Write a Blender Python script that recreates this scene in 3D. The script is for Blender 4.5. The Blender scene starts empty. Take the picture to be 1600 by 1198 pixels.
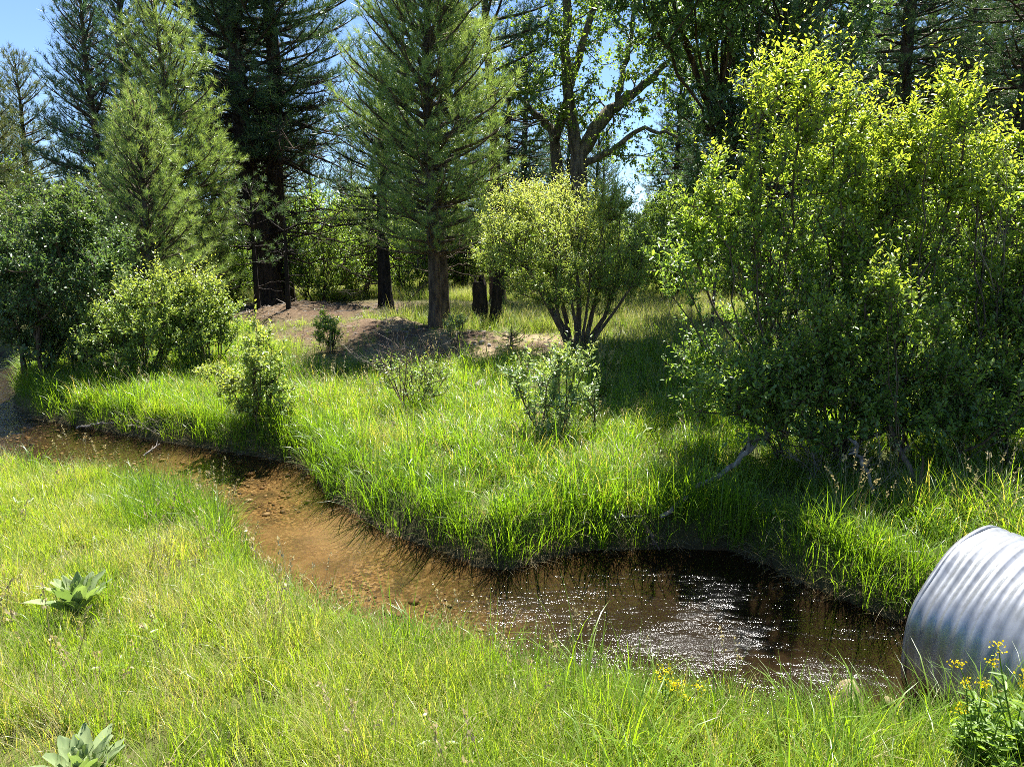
import bpy, math, random
import numpy as np

# ------------------------------------------------------------------ camera, sky, sun, exposure
sc = bpy.context.scene
C = sc.collection
FPX, CX, CY, PITCH, CAMZ = 1110.0, 800.0, 599.0, math.radians(10.66), 2.7
cam_d = bpy.data.cameras.new('camera'); cam = bpy.data.objects.new('camera', cam_d); C.objects.link(cam)
cam_d.sensor_fit = 'HORIZONTAL'; cam_d.angle = 2 * math.atan(CX / FPX)
cam_d.clip_start = 0.05; cam_d.clip_end = 2000
cam.location = (0, 0, CAMZ); cam.rotation_euler = (math.pi / 2 - PITCH, 0, 0)
sc.camera = cam

SUN_AZ, SUN_EL = math.radians(17), math.radians(67)      # azimuth measured from +Y towards +X
world = bpy.data.worlds.new('World'); sc.world = world; world.use_nodes = True
wn = world.node_tree.nodes; wl = world.node_tree.links
bg = wn['Background']; sky = wn.new('ShaderNodeTexSky'); sky.sky_type = 'NISHITA'; sky.sun_disc = False
sky.sun_elevation = SUN_EL; sky.sun_rotation = SUN_AZ; sky.altitude = 2600; sky.air_density = 1.0
sky.dust_density = 0.0; sky.ozone_density = 4.0
wl.new(sky.outputs[0], bg.inputs[0]); bg.inputs[1].default_value = 0.066
sun_d = bpy.data.lights.new('sun', 'SUN'); sun = bpy.data.objects.new('sun', sun_d); C.objects.link(sun)
sun_d.energy = 5.0; sun_d.angle = math.radians(0.53); sun_d.color = (1.0, 0.965, 0.90)
sun.rotation_euler = (math.pi / 2 - SUN_EL, 0, math.pi - SUN_AZ)
sun.location = (10, 30, 40)
sc.view_settings.view_transform = 'Standard'; sc.view_settings.look = 'None'
sc.view_settings.gamma = 1; sc.view_settings.exposure = 1.87
sc.view_settings.use_curve_mapping = False
sc.cycles.max_bounces = 6; sc.cycles.diffuse_bounces = 5; sc.cycles.glossy_bounces = 2; sc.cycles.transmission_bounces = 5; sc.cycles.transparent_max_bounces = 6
sc.cycles.use_adaptive_sampling = True; sc.cycles.adaptive_threshold = 0.014; sc.cycles.use_denoising = False; sc.cycles.filter_width = 0.85; sc.cycles.use_light_tree = False
sc.cycles.caustics_reflective = False; sc.cycles.caustics_refractive = False

# ------------------------------------------------------------------ pixel helpers
FW = np.array([0, math.cos(PITCH), -math.sin(PITCH)]); UP = np.array([0, math.sin(PITCH), math.cos(PITCH)])
RT = np.array([1.0, 0, 0]); CAM = np.array([0, 0, CAMZ])
def ray(px, py): return FW + RT * (px - CX) / FPX + UP * (CY - py) / FPX
def at_z(px, py, z):
    d = ray(px, py); return CAM + d * ((z - CAMZ) / d[2])
def at_y(px, py, Y):
    d = ray(px, py); return CAM + d * (Y / d[1])
def pxl(Y): return Y * 1.0 / (FPX * math.cos(PITCH))          # about one photo pixel in metres at depth Y

def ss(a, b, x):
    t = np.clip((x - a) / (b - a), 0, 1); return t * t * (3 - 2 * t)
def fbm(x, y, s=1.0, seed=0):
    r = np.random.RandomState(1000 + seed); o = np.zeros_like(x, dtype=float); a = 1.0; f = s
    for k in range(5):
        for q in range(3):
            th = r.uniform(0, 6.28); ph = r.uniform(0, 6.28)
            u = x * math.cos(th) + y * math.sin(th)
            o += a * np.sin(f * u + ph + 1.3 * np.sin(f * 0.7 * (x * math.sin(th) - y * math.cos(th)) + ph * 2)) / 3
        a *= 0.55; f *= 1.9
    return o / 2.0

# ------------------------------------------------------------------ the creek outline and the terrain height
far_px = [(18, 556), (30, 580), (26, 610), (30, 640), (60, 655), (130, 668), (240, 688), (300, 697), (380, 710), (455, 722), (490, 742),
          (510, 775), (560, 805), (610, 836), (680, 856), (740, 884), (790, 890), (860, 874), (900, 862), (960, 858),
          (1010, 858), (1060, 856), (1150, 862), (1210, 888), (1260, 915), (1330, 942), (1395, 968)]
near_px = [(0, 700), (90, 708), (220, 720), (300, 750), (350, 782), (390, 828), (415, 872), (450, 905), (510, 925), (570, 950), (640, 975),
           (700, 985), (800, 1000), (900, 1022), (1000, 1048), (1100, 1070), (1200, 1085), (1300, 1098)]
FAR = np.array([(-30, 27), (-20, 21.5)] + [tuple(at_z(x, y, 0)[:2]) for x, y in far_px])
NEAR = np.array([(-30, 19), (-20, 14), (-11, 9.6)] + [tuple(at_z(x, y, 0.42 - .12 * min(1, max(0, (x - 220) / 180)))[:2]) for x, y in near_px])
CUL_A = math.radians(28); CUL_N = np.array([-math.sin(CUL_A), math.cos(CUL_A), 0.0])   # the pipe's open end looks this way
CUL_R = 0.68
_top = at_y(1532, 826, 4.45); CUL_C = np.array([_top[0], _top[1], _top[2] - CUL_R])
e1 = (CUL_C - CUL_N * 0.7)[:2]; side = np.array([math.cos(CUL_A), math.sin(CUL_A)])
FAR = np.vstack([FAR, e1 + side * 0.42 + CUL_N[:2] * 0.5, e1 + side * 0.42]); NEAR = np.vstack([NEAR, e1 - side * 0.45])
POLY = np.vstack([FAR, NEAR[::-1]])
def d_line(P, L):
    best = np.full(len(P), 1e9)
    for a, b in zip(L[:-1], L[1:]):
        ab = b - a; t = np.clip(((P - a) @ ab) / (ab @ ab + 1e-12), 0, 1)
        best = np.minimum(best, ((P - a - t[:, None] * ab) ** 2).sum(1))
    return np.sqrt(best)
def inside(P):
    c = np.zeros(len(P), bool); n = len(POLY)
    for i in range(n):
        a, b = POLY[i], POLY[(i + 1) % n]
        if abs(b[1] - a[1]) < 1e-12: continue
        c ^= ((a[1] > P[:, 1]) != (b[1] > P[:, 1])) & (P[:, 0] < (b[0] - a[0]) * (P[:, 1] - a[1]) / (b[1] - a[1]) + a[0])
    return c
MOUNDS = []       # (cx, cy, rx, ry, rot, height)
def mounds(x, y):
    o = np.zeros_like(x)
    for cx, cy, rx, ry, rot, h in MOUNDS:
        u = (x - cx) * math.cos(rot) + (y - cy) * math.sin(rot); v = -(x - cx) * math.sin(rot) + (y - cy) * math.cos(rot)
        o += h * np.exp(-(u / rx) ** 2 - (v / ry) ** 2)
    return o
MOUNDS += [(-0.9, 14.6, 2.0, 1.0, 0.1, 0.22), (-5.3, 19.0, 2.8, 1.6, -0.35, 0.45), (-2.9, 15.9, 1.6, 0.9, -0.3, 0.30), (3.9, 13.5, 3.0, 2.2, 0.2, 0.12)]
def terrain(x, y, full=False):
    P = np.stack([x, y], 1); df = d_line(P, FAR); dn = d_line(P, NEAR); ins = inside(P)
    wob = 0.05 * fbm(x, y, 2.6, 3)
    f = ss(0.4, -0.4, df - dn)                     # 1 on the far side
    hf = 0.30 * ss(-0.02, 0.26 + wob, df) + 0.085 * np.minimum(df, 5.5) + 0.02 * np.clip(df - 5.5, 0, 20)
    hn = 0.24 * ss(-0.02, 0.30 + wob, dn) + 0.02 * np.minimum(dn, 12)
    h = hf * f + hn * (1 - f) + 0.035 * fbm(x, y, 1.6, 1) * ss(0.1, 1.0, np.minimum(df, dn)) + 0.10 * fbm(x, y, 0.35, 2) * ss(1, 5, df) * f
    mm = mounds(x, y); h = h + mm * ss(0.2, 2, df) * f * (1 + .35 * fbm(x, y, 2.5, 41)) + np.minimum(mm, .3) * .22 * fbm(x, y, 7, 42)
    hill = ss(45, 170, y) * (3.5 + 1.5 * np.sin(x * 0.021 + 1.0) + .8 * np.sin(x * 0.05)) + ss(25, 90, -x) * 9 + ss(30, 100, x) * 14
    h = h + hill * ss(20, 60, np.hypot(x, y))
    din = np.minimum(df, dn)
    pool = np.exp(-((x - 1.5) / 1.3) ** 2 - ((y - 4.9) / 0.8) ** 2)
    bed = -(0.13 + 0.30 * pool + 0.02 * fbm(x, y, 2.0, 4)) * ss(-0.02, 0.45, din) - 0.02
    h = np.where(ins, bed, h)
    if full: return h, df, dn, ins, f
    return h
def H(x, y): return float(terrain(np.array([float(x)]), np.array([float(y)]))[0])
def hit(px, py):
    d = ray(px, py); t = np.concatenate([np.linspace(2, 30, 900), np.linspace(30, 120, 400)])
    P = CAM + d * t[:, None]; h = terrain(P[:, 0], P[:, 1]); k = np.argmax(P[:, 2] < h)
    if k == 0 and not (P[0, 2] < h[0]): return P[-1]
    return P[k]

# ------------------------------------------------------------------ mesh accumulation
class Acc:
    def __init__(s): s.v = []; s.f = []; s.a = []; s.b = []; s.n = 0
    def add(s, v, f, rnd=0.5, tip=0.0):
        v = np.asarray(v, float).reshape(-1, 3); f = np.asarray(f, int)
        s.v.append(v); s.f.append(f + s.n); s.n += len(v)
        s.a.append(np.broadcast_to(np.asarray(rnd, float), (len(f),)).copy()); s.b.append(np.broadcast_to(np.asarray(tip, float), (len(f),)).copy())
    def mesh(s, name, smooth=False):
        me = bpy.data.meshes.new(name); V = np.concatenate(s.v)
        me.vertices.add(len(V)); me.vertices.foreach_set('co', V.astype(np.float32).ravel())
        sizes = np.concatenate([np.full(len(f), f.shape[1]) for f in s.f]); idx = np.concatenate([f.ravel() for f in s.f])
        me.loops.add(len(idx)); me.loops.foreach_set('vertex_index', idx.astype(np.int32))
        st = np.concatenate([[0], np.cumsum(sizes)[:-1]])
        me.polygons.add(len(sizes)); me.polygons.foreach_set('loop_start', st.astype(np.int32))
        me.update(calc_edges=True)
        for nm, arr in (('rnd', s.a), ('tip', s.b)):
            at = me.attributes.new(nm, 'FLOAT', 'FACE'); at.data.foreach_set('value', np.concatenate(arr).astype(np.float32))
        if smooth: me.polygons.foreach_set('use_smooth', np.ones(len(sizes), bool))
        return me
def link(name, me, mat=None, parent=None, loc=None, label=None, cat=None, group=None, kind=None):
    o = bpy.data.objects.new(name, me); C.objects.link(o)
    if mat is not None and me is not None: me.materials.clear(); me.materials.append(mat)
    if parent is not None: o.parent = parent
    if loc is not None: o.location = loc
    if label: o['label'] = label
    if cat: o['category'] = cat
    if group: o['group'] = group
    if kind: o['kind'] = kind
    return o
def thing(name, label, cat, loc, group=None, rz=0, scale=1):
    o = link(name, None, None, None, tuple(loc), label, cat, group); o.rotation_euler = (0, 0, rz)
    o.scale = (scale,) * 3 if np.isscalar(scale) else scale
    o.empty_display_size = 0.2
    return o
def unit(v): return v / (np.linalg.norm(v, axis=-1, keepdims=True) + 1e-9)
def frames(z, rng, hint=None):
    z = unit(np.atleast_2d(z)); a = rng.normal(size=z.shape) if hint is None else np.broadcast_to(hint, z.shape) + 0.0
    x = unit(np.cross(a, z)); y = np.cross(z, x)
    return np.stack([x, y, z], 2)                   # columns are the local axes
def inst(acc, T, F, pos, fr, scl, rnd=0.5, tip=0.0):
    n = len(pos)
    if n == 0: return
    scl = np.asarray(scl, float); scl = scl[:, None] * np.ones(3) if scl.ndim == 1 else scl
    V = np.einsum('nij,nkj->nki', fr, T[None] * scl[:, None, :]) + pos[:, None, :]
    Fi = (F[None] + (np.arange(n) * len(T))[:, None, None]).reshape(-1, F.shape[1])
    rep = lambda q: np.repeat(np.broadcast_to(np.asarray(q, float), (n,)), len(F))
    acc.add(V.reshape(-1, 3), Fi, rep(rnd), rep(tip))
def tube(acc, pts, rad, sides=5, rnd=0.5, cap=True, wob=0.0, rng=None):
    pts = np.asarray(pts, float); rad = np.broadcast_to(np.asarray(rad, float), (len(pts),)); n = len(pts)
    t = unit(np.gradient(pts, axis=0)); ref = np.array([1.0, 0.13, 0.07]) if abs(t[:, 0]).mean() < 0.8 else np.array([0.1, 1, 0.05])
    x = unit(np.cross(np.broadcast_to(ref, t.shape), t)); y = np.cross(t, x)
    an = np.arange(sides) * 2 * math.pi / sides
    rr = rad[:, None] * (1 + (wob * rng.normal(size=(n, sides)) if wob else 0))
    V = pts[:, None, :] + rr[:, :, None] * (np.cos(an)[None, :, None] * x[:, None, :] + np.sin(an)[None, :, None] * y[:, None, :])
    i, j = np.meshgrid(np.arange(n - 1), np.arange(sides), indexing='ij'); j2 = (j + 1) % sides
    F = np.stack([i * sides + j, i * sides + j2, (i + 1) * sides + j2, (i + 1) * sides + j], -1).reshape(-1, 4)
    acc.add(V.reshape(-1, 3), F, rnd)
    if cap:
        for e, rev in ((0, True), (n - 1, False)):
            k = np.arange(sides); k = k[::-1] if rev else k
            acc.add(np.vstack([V[e], pts[e:e + 1]]), np.stack([k, np.roll(k, -1), np.full(sides, sides)], 1), rnd)
def bez(a, b, da, db, n):
    t = np.linspace(0, 1, n)[:, None]; p1 = a + da; p2 = b - db
    return (1 - t) ** 3 * a + 3 * (1 - t) ** 2 * t * p1 + 3 * (1 - t) * t * t * p2 + t ** 3 * b

# templates ----------------------------------------------------------------
CONE = (np.array([[1, 0, 0], [-.5, .866, 0], [-.5, -.866, 0], [0.2, 0, 1], [-.1, .17, 1], [-.1, -.17, 1]], float),
        np.array([[0, 1, 4, 3], [1, 2, 5, 4], [2, 0, 3, 5]]))
def leaf_t(w, fold=0.12, curl=-0.1):                # long axis +z (frame z), width x, normal y
    V = np.array([[0, 0, 0], [w * .42, fold * w, .30], [w * .40, fold * w + curl * .3, .66], [0, curl, 1], [-w * .40, fold * w + curl * .3, .66], [-w * .42, fold * w, .30]])
    return V, np.array([[0, 1, 2, 3], [0, 3, 4, 5]])
def leaf_small(w):
    V = np.array([[0, 0, 0], [w * .5, .1 * w, .5], [0, -.05, 1], [-w * .5, .1 * w, .5]]); return V, np.array([[0, 1, 2, 3]])
def needles_t(n, seed, w=0.03, spread=(15, 95), stem=0.6):
    r = np.random.RandomState(seed); V = []; F = []
    for k in range(n):
        z0 = r.uniform(0, stem); ph = r.uniform(0, 6.283); an = math.radians(r.uniform(*spread)) * (1 - 0.45 * z0 / stem)
        d = np.array([math.sin(an) * math.cos(ph), math.sin(an) * math.sin(ph), math.cos(an)]); L = r.uniform(.65, 1.0)
        s = unit(np.cross(d, r.normal(size=3))) * w * 0.5; b = np.array([0, 0, z0])
        V += [b - s, b + s, b + d * L]; F.append([3 * k, 3 * k + 1, 3 * k + 2])
    return np.array(V), np.array(F)
TUFT_FINE = [needles_t(40, k, 0.032, (8, 88), .5) for k in range(4)]
TUFT_MID = [needles_t(20, 20 + k, 0.054, (8, 88), .5) for k in range(4)]
TUFT_FAR = [needles_t(12, 40 + k, 0.085) for k in range(4)]
LEAF6 = leaf_t(0.46); LEAF6N = leaf_t(0.34, .15, -.15); LEAF6W = leaf_t(0.75, .08, -.08); LEAF4 = leaf_small(0.5)

# ------------------------------------------------------------------ materials
def mat(name):
    m = bpy.data.materials.new(name); m.use_nodes = True; n = m.node_tree.nodes; n.clear()
    out = n.new('ShaderNodeOutputMaterial'); return m, n, m.node_tree.links, out
def node(n, t, **k):
    o = n.new(t)
    for a, b in k.items(): setattr(o, a, b)
    return o
def ramp(n, l, src, stops):
    r = n.new('ShaderNodeValToRGB'); e = r.color_ramp.elements
    while len(e) < len(stops): e.new(0.5)
    for q, (p, c) in zip(e, stops): q.position = p; q.color = (*c, 1)
    l.new(src, r.inputs[0]); return r.outputs[0]
def foliage_mat(name, stops, tipc=None, trans=0.42, tcol=(1.5, 1.35, 0.5), rough=0.42, spec=0.4, inst_rand=False):
    m, n, l, out = mat(name)
    at = node(n, 'ShaderNodeAttribute', attribute_name='rnd')
    src = at.outputs['Fac']
    if inst_rand:
        it = node(n, 'ShaderNodeAttribute', attribute_name='tint', attribute_type='INSTANCER')
        mx = node(n, 'ShaderNodeMath', operation='MULTIPLY_ADD'); l.new(it.outputs['Fac'], mx.inputs[0]); mx.inputs[1].default_value = 0.75
        m2 = node(n, 'ShaderNodeMath', operation='MULTIPLY'); l.new(src, m2.inputs[0]); m2.inputs[1].default_value = 0.3
        l.new(m2.outputs[0], mx.inputs[2]); src = mx.outputs[0]
    col = ramp(n, l, src, stops)
    if tipc is not None:
        tp = node(n, 'ShaderNodeAttribute', attribute_name='tip')
        mx = node(n, 'ShaderNodeMix', data_type='RGBA'); l.new(tp.outputs['Fac'], mx.inputs['Factor']); l.new(col, mx.inputs['A']); mx.inputs['B'].default_value = (*tipc, 1); col = mx.outputs['Result']
    p = n.new('ShaderNodeBsdfPrincipled'); l.new(col, p.inputs['Base Color']); p.inputs['Roughness'].default_value = rough; p.inputs['Specular IOR Level'].default_value = spec
    t = n.new('ShaderNodeBsdfTranslucent'); mt = node(n, 'ShaderNodeMix', data_type='RGBA', blend_type='MULTIPLY'); mt.inputs['Factor'].default_value = 1
    l.new(col, mt.inputs['A']); mt.inputs['B'].default_value = (*tcol, 1); mt.clamp_result = False; l.new(mt.outputs['Result'], t.inputs['Color'])
    ms = n.new('ShaderNodeMixShader'); ms.inputs[0].default_value = trans; l.new(p.outputs[0], ms.inputs[1]); l.new(t.outputs[0], ms.inputs[2]); l.new(ms.outputs[0], out.inputs[0])
    return m
def bark_mat(name, c1, c2, scale=6, stretch=0.18, bump=0.6, rough=0.9):
    m, n, l, out = mat(name)
    tc = n.new('ShaderNodeTexCoord'); mp = n.new('ShaderNodeMapping'); mp.inputs['Scale'].default_value = (1, 1, stretch); l.new(tc.outputs['Object'], mp.inputs[0])
    vo = node(n, 'ShaderNodeTexVoronoi'); vo.inputs['Scale'].default_value = scale * 2; l.new(mp.outputs[0], vo.inputs['Vector'])
    no = node(n, 'ShaderNodeTexNoise'); no.inputs['Scale'].default_value = scale; no.inputs['Detail'].default_value = 6; l.new(mp.outputs[0], no.inputs['Vector'])
    mx = node(n, 'ShaderNodeMath', operation='MULTIPLY'); l.new(vo.outputs['Distance'], mx.inputs[0]); l.new(no.outputs['Fac'], mx.inputs[1])
    col = ramp(n, l, mx.outputs[0], [(0.05, c1), (0.45, c2)])
    p = n.new('ShaderNodeBsdfPrincipled'); l.new(col, p.inputs['Base Color']); p.inputs['Roughness'].default_value = rough; p.inputs['Specular IOR Level'].default_value = 0.2
    b = n.new('ShaderNodeBump'); b.inputs['Strength'].default_value = bump; b.inputs['Distance'].default_value = 0.03; l.new(mx.outputs[0], b.inputs['Height']); l.new(b.outputs[0], p.inputs['Normal'])
    l.new(p.outputs[0], out.inputs[0]); return m
M = {}
M['pine_young'] = foliage_mat('pine_needles_young', [(0, (0.11, 0.19, 0.06)), (0.5, (0.23, 0.33, 0.11)), (1, (0.36, 0.45, 0.18))], (0.42, 0.30, 0.16), 0.4, (1.4, 1.35, .6), 0.34, 0.6)
M['pine_dark'] = foliage_mat('pine_needles_dark', [(0, (0.055, 0.10, 0.045)), (0.6, (0.10, 0.165, 0.065)), (1, (0.16, 0.23, 0.085))], (0.16, 0.13, 0.06), 0.25, (1.2, 1.3, .6), 0.42, 0.45)
M['pine_blue'] = foliage_mat('pine_needles_bluish', [(0, (0.05, 0.10, 0.06)), (0.6, (0.085, 0.155, 0.085)), (1, (0.13, 0.21, 0.11))], (0.14, 0.13, 0.07), 0.25, (1.2, 1.3, .6), 0.42, 0.45)
M['pine_brown'] = foliage_mat('pine_needles_olive', [(0, (0.07, 0.11, 0.045)), (0.6, (0.12, 0.165, 0.065)), (1, (0.20, 0.21, 0.09))], (0.24, 0.18, 0.09), 0.25, (1.3, 1.2, .6), 0.5, 0.35)
M['leaf_bright'] = foliage_mat('leaf_bright', [(0, (0.10, 0.175, 0.055)), (0.5, (0.155, 0.25, 0.07)), (1, (0.23, 0.33, 0.095))], (0.32, 0.39, 0.08), 0.5, (1.8, 1.7, 0.5), 0.32, 0.6)
M['leaf_willow'] = foliage_mat('leaf_willow', [(0, (0.12, 0.20, 0.05)), (0.5, (0.20, 0.30, 0.08)), (1, (0.30, 0.40, 0.13))], (0.41, 0.48, 0.17), 0.45, (1.6, 1.45, 0.6), 0.4, 0.4)
M['leaf_shrub'] = foliage_mat('leaf_shrub', [(0, (0.12, 0.19, 0.06)), (0.5, (0.20, 0.29, 0.085)), (1, (0.31, 0.39, 0.13))], (0.37, 0.42, 0.11), 0.42, (1.7, 1.6, 0.6), 0.36, 0.5)
M['leaf_silver'] = foliage_mat('leaf_silver', [(0, (0.15, 0.23, 0.115)), (0.5, (0.24, 0.33, 0.155)), (1, (0.36, 0.44, 0.20))], (0.30, 0.34, 0.07), 0.38, (1.5, 1.5, 0.6), 0.32, 0.6)
M['leaf_dark'] = foliage_mat('leaf_dark', [(0, (0.06, 0.115, 0.05)), (0.5, (0.10, 0.17, 0.07)), (1, (0.16, 0.24, 0.095))], (0.14, 0.18, 0.05), 0.36, (1.6, 1.6, 0.6), 0.38, 0.45)
M['leaf_cotton'] = foliage_mat('leaf_cottonwood', [(0, (0.10, 0.16, 0.045)), (0.5, (0.16, 0.24, 0.06)), (1, (0.24, 0.32, 0.09))], None, 0.52, (1.7, 1.7, 0.5), 0.35, 0.5)
M['bark_pine'] = bark_mat('bark_pine', (0.018, 0.013, 0.010), (0.085, 0.055, 0.038), 5, 0.2, 1.0)
M['bark_young'] = bark_mat('bark_young_pine', (0.03, 0.022, 0.018), (0.13, 0.095, 0.07), 6, 0.3, 0.9)
M['bark_cotton'] = bark_mat('bark_cottonwood', (0.05, 0.04, 0.03), (0.20, 0.165, 0.125), 6, 0.15, 1.0)
M['bark_shrub'] = bark_mat('bark_shrub', (0.05, 0.036, 0.026), (0.15, 0.11, 0.085), 14, 0.3, 0.5)
M['bark_grey'] = bark_mat('bark_dead_grey', (0.10, 0.085, 0.07), (0.30, 0.265, 0.23), 12, 0.2, 0.6)
M['bark_burnt'] = bark_mat('bark_burnt', (0.008, 0.007, 0.006), (0.035, 0.026, 0.02), 8, 0.2, 1.0)

# ------------------------------------------------------------------ the ground
def axis(lo, hi, fine_lo, fine_hi, step, growth=1.13):
    a = list(np.arange(fine_lo, fine_hi, step)); s = step; x = a[-1]
    while x < hi: s *= growth; x += s; a.append(x)
    s = step; x = fine_lo; b = []
    while x > lo: s *= growth; x -= s; b.append(x)
    return np.array(b[::-1] + a)
xs = axis(-900, 900, -7.0, 4.5, 0.075, 1.10); ys = axis(-200, 1400, 2.6, 9.5, 0.06, 1.04)
gx, gy = np.meshgrid(xs, ys, indexing='ij'); X, Y = gx.ravel(), gy.ravel()
hh, df, dn, ins, fs = terrain(X, Y, True)
nx, ny = len(xs), len(ys); i, j = np.meshgrid(np.arange(nx - 1), np.arange(ny - 1), indexing='ij')
Fg = np.stack([i * ny + j, (i + 1) * ny + j, (i + 1) * ny + j + 1, i * ny + j + 1], -1).reshape(-1, 4)
ga = Acc(); ga.add(np.stack([X, Y, hh], 1), Fg)
gme = ga.mesh('ground', True)
def dirt_mask(x, y, df=None, f=None):
    m = 0
    for cx, cy, rx, ry, rot, w in [(-1.0, 14.2, 2.8, 1.25, 0.1, 1.15), (-5.8, 19.0, 3.0, 1.7, -0.35, 1.1), (-3.4, 15.5, 2.3, 1.0, -0.3, 1.05), (-7, 23, 6, 2.5, 0, 1.0), (0.6, 13.4, 1.0, .6, 0, .7), (-1.4, 13.0, .6, .35, 0, .5)]:
        u = (x - cx) * math.cos(rot) + (y - cy) * math.sin(rot); v = -(x - cx) * math.sin(rot) + (y - cy) * math.cos(rot)
        m = np.maximum(m, w * np.exp(-((u / rx) ** 2 + (v / ry) ** 2) ** 1.5))
    return np.clip(m * 1.3 + 0.35 * fbm(x, y, 2.2, 9) * (m > .05), 0, 1)
for nm, val in (('bed', ins * 1.0), ('dirt', dirt_mask(X, Y)), ('litter', ss(-2.2, -3.8, X)), ('shore', np.exp(-np.minimum(df, dn) / 0.16)), ('pool', np.exp(-(((X - 1.55) / 1.95) ** 2 + ((Y - 4.85) / 1.5) ** 2) ** 1.6) + .72 * ss(-4.2, -5.6, X)),  # far-left pool term and litter mask paint shade into bed and slope
                ('bar', np.exp(-((X + 1.55) / .55) ** 2 - ((Y - 6.9) / .5) ** 2))):
    at = gme.attributes.new(nm, 'FLOAT', 'POINT'); at.data.foreach_set('value', np.asarray(val, np.float32))
def ground_mat():
    m, n, l, out = mat('ground')
    geo = n.new('ShaderNodeNewGeometry')
    A = lambda k: node(n, 'ShaderNodeAttribute', attribute_name=k).outputs['Fac']
    def noise(s, d=5, r=.6):
        o = n.new('ShaderNodeTexNoise'); o.inputs['Scale'].default_value = s; o.inputs['Detail'].default_value = d; o.inputs['Roughness'].default_value = r; l.new(geo.outputs['Position'], o.inputs['Vector']); return o.outputs['Fac']
    def mix(f, a, b):
        o = node(n, 'ShaderNodeMix', data_type='RGBA')
        (l.new(f, o.inputs['Factor']) if not isinstance(f, float) else setattr(o.inputs['Factor'], 'default_value', f))
        for q, s in (('A', a), ('B', b)):
            if isinstance(s, tuple): o.inputs[q].default_value = (*s, 1)
            else: l.new(s, o.inputs[q])
        return o.outputs['Result']
    def math_(op, a, b):
        o = node(n, 'ShaderNodeMath', operation=op, use_clamp=True)
        for q, s in ((0, a), (1, b)):
            if isinstance(s, (int, float)): o.inputs[q].default_value = s
            else: l.new(s, o.inputs[q])
        return o.outputs[0]
    soil = ramp(n, l, noise(2.5), [(0.3, (0.035, 0.045, 0.012)), (0.55, (0.075, 0.085, 0.024)), (0.75, (0.12, 0.105, 0.045))])
    dirt = ramp(n, l, noise(9, 8, .7), [(0.3, (0.09, 0.066, 0.038)), (0.5, (0.23, 0.172, 0.10)), (0.7, (0.37, 0.30, 0.195))])
    litter = ramp(n, l, noise(30, 6, .7), [(0.35, (0.05, 0.034, 0.024)), (0.6, (0.13, 0.085, 0.056)), (.75, (0.20, 0.15, 0.10))])
    dirt = mix(ramp(n, l, noise(1.2), [(0.42, (0, 0, 0)), (0.58, (1, 1, 1))]), dirt, litter)
    dirt = mix(math_('MULTIPLY', A('litter'), .8), dirt, ramp(n, l, noise(22, 7, .75), [(0.35, (0.03, 0.021, 0.013)), (0.55, (0.10, 0.062, 0.036)), (.72, (0.19, 0.125, 0.075))]))  # needle litter brown, darkened on the left slope as painted tree shade
    c = mix(A('dirt'), soil, dirt)
    c = mix(math_('MULTIPLY', A('shore'), 0.9), c, (0.045, 0.032, 0.02))
    vo = node(n, 'ShaderNodeTexVoronoi'); vo.inputs['Scale'].default_value = 42; l.new(geo.outputs['Position'], vo.inputs['Vector'])
    sep = n.new('ShaderNodeSeparateColor'); l.new(vo.outputs['Color'], sep.inputs[0])
    peb = ramp(n, l, sep.outputs[0], [(0, (0.055, 0.04, 0.02)), (0.4, (0.13, 0.085, 0.038)), (0.75, (0.23, 0.15, 0.065)), (1, (0.32, 0.24, 0.13))])
    sand = ramp(n, l, noise(5, 6), [(0.3, (0.11, 0.074, 0.033)), (0.7, (0.24, 0.17, 0.085))])
    bedc = mix(ramp(n, l, noise(1.1, 3), [(0.45, (0, 0, 0)), (0.6, (1, 1, 1))]), peb, sand)
    bedc = mix(ramp(n, l, noise(1.7, 4), [(0.50, (0, 0, 0)), (0.66, (.75, .75, .75))]), bedc, (0.045, 0.04, 0.018))
    bedc = mix(A('bar'), bedc, (0.33, 0.235, 0.14))
    bedc = mix(math_('MULTIPLY', A('shore'), 0.6), bedc, (0.07, 0.04, 0.015))
    bedc = mix(math_('MULTIPLY', A('pool'), 1.15), bedc, (0.022, 0.014, 0.007))  # dark silt in the pool; far left it is shrub shade painted on
    c = mix(math_('GREATER_THAN', A('bed'), .5), c, bedc)
    p = n.new('ShaderNodeBsdfPrincipled'); l.new(c, p.inputs['Base Color']); p.inputs['Roughness'].default_value = .95; p.inputs['Specular IOR Level'].default_value = .15
    b = n.new('ShaderNodeBump'); b.inputs['Strength'].default_value = .8; b.inputs['Distance'].default_value = .04; l.new(noise(14, 8, .7), b.inputs['Height']); l.new(b.outputs[0], p.inputs['Normal'])
    l.new(p.outputs[0], out.inputs[0]); return m
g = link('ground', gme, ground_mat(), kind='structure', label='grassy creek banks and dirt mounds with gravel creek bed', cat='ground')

# ------------------------------------------------------------------ the creek
wx = np.arange(-16, 4.3, 0.06); wy = np.arange(3.0, 19.5, 0.06)
gx, gy = np.meshgrid(wx, wy, indexing='ij'); X, Y = gx.ravel(), gy.ravel(); P = np.stack([X, Y], 1)
ins = inside(P); dd = np.minimum(d_line(P, FAR), d_line(P, NEAR)); sd = np.where(ins, -dd, dd)
mod = .22 + .85 * ss(-.25, .45, fbm(X, Y * 1.5, 3.6, 51)); turb = np.clip(mod * 1.15 * np.exp(-((X - 1.55) / 1.25) ** 2 - ((Y - 4.6) / .95) ** 2) + 0.45 * np.exp(-((X - .1) / .6) ** 2 - ((Y - 4.95) / .5) ** 2) + 0.55 * ss(-5.6, -8.0, X), 0, 1.2)
Z = 0.0015 * fbm(X, Y, 5, 11) + turb * (0.017 * fbm(X * 1.2 + Y * .5, Y * 1.6, 7, 12) + 0.006 * np.abs(fbm(X, Y, 16, 13)))
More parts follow.
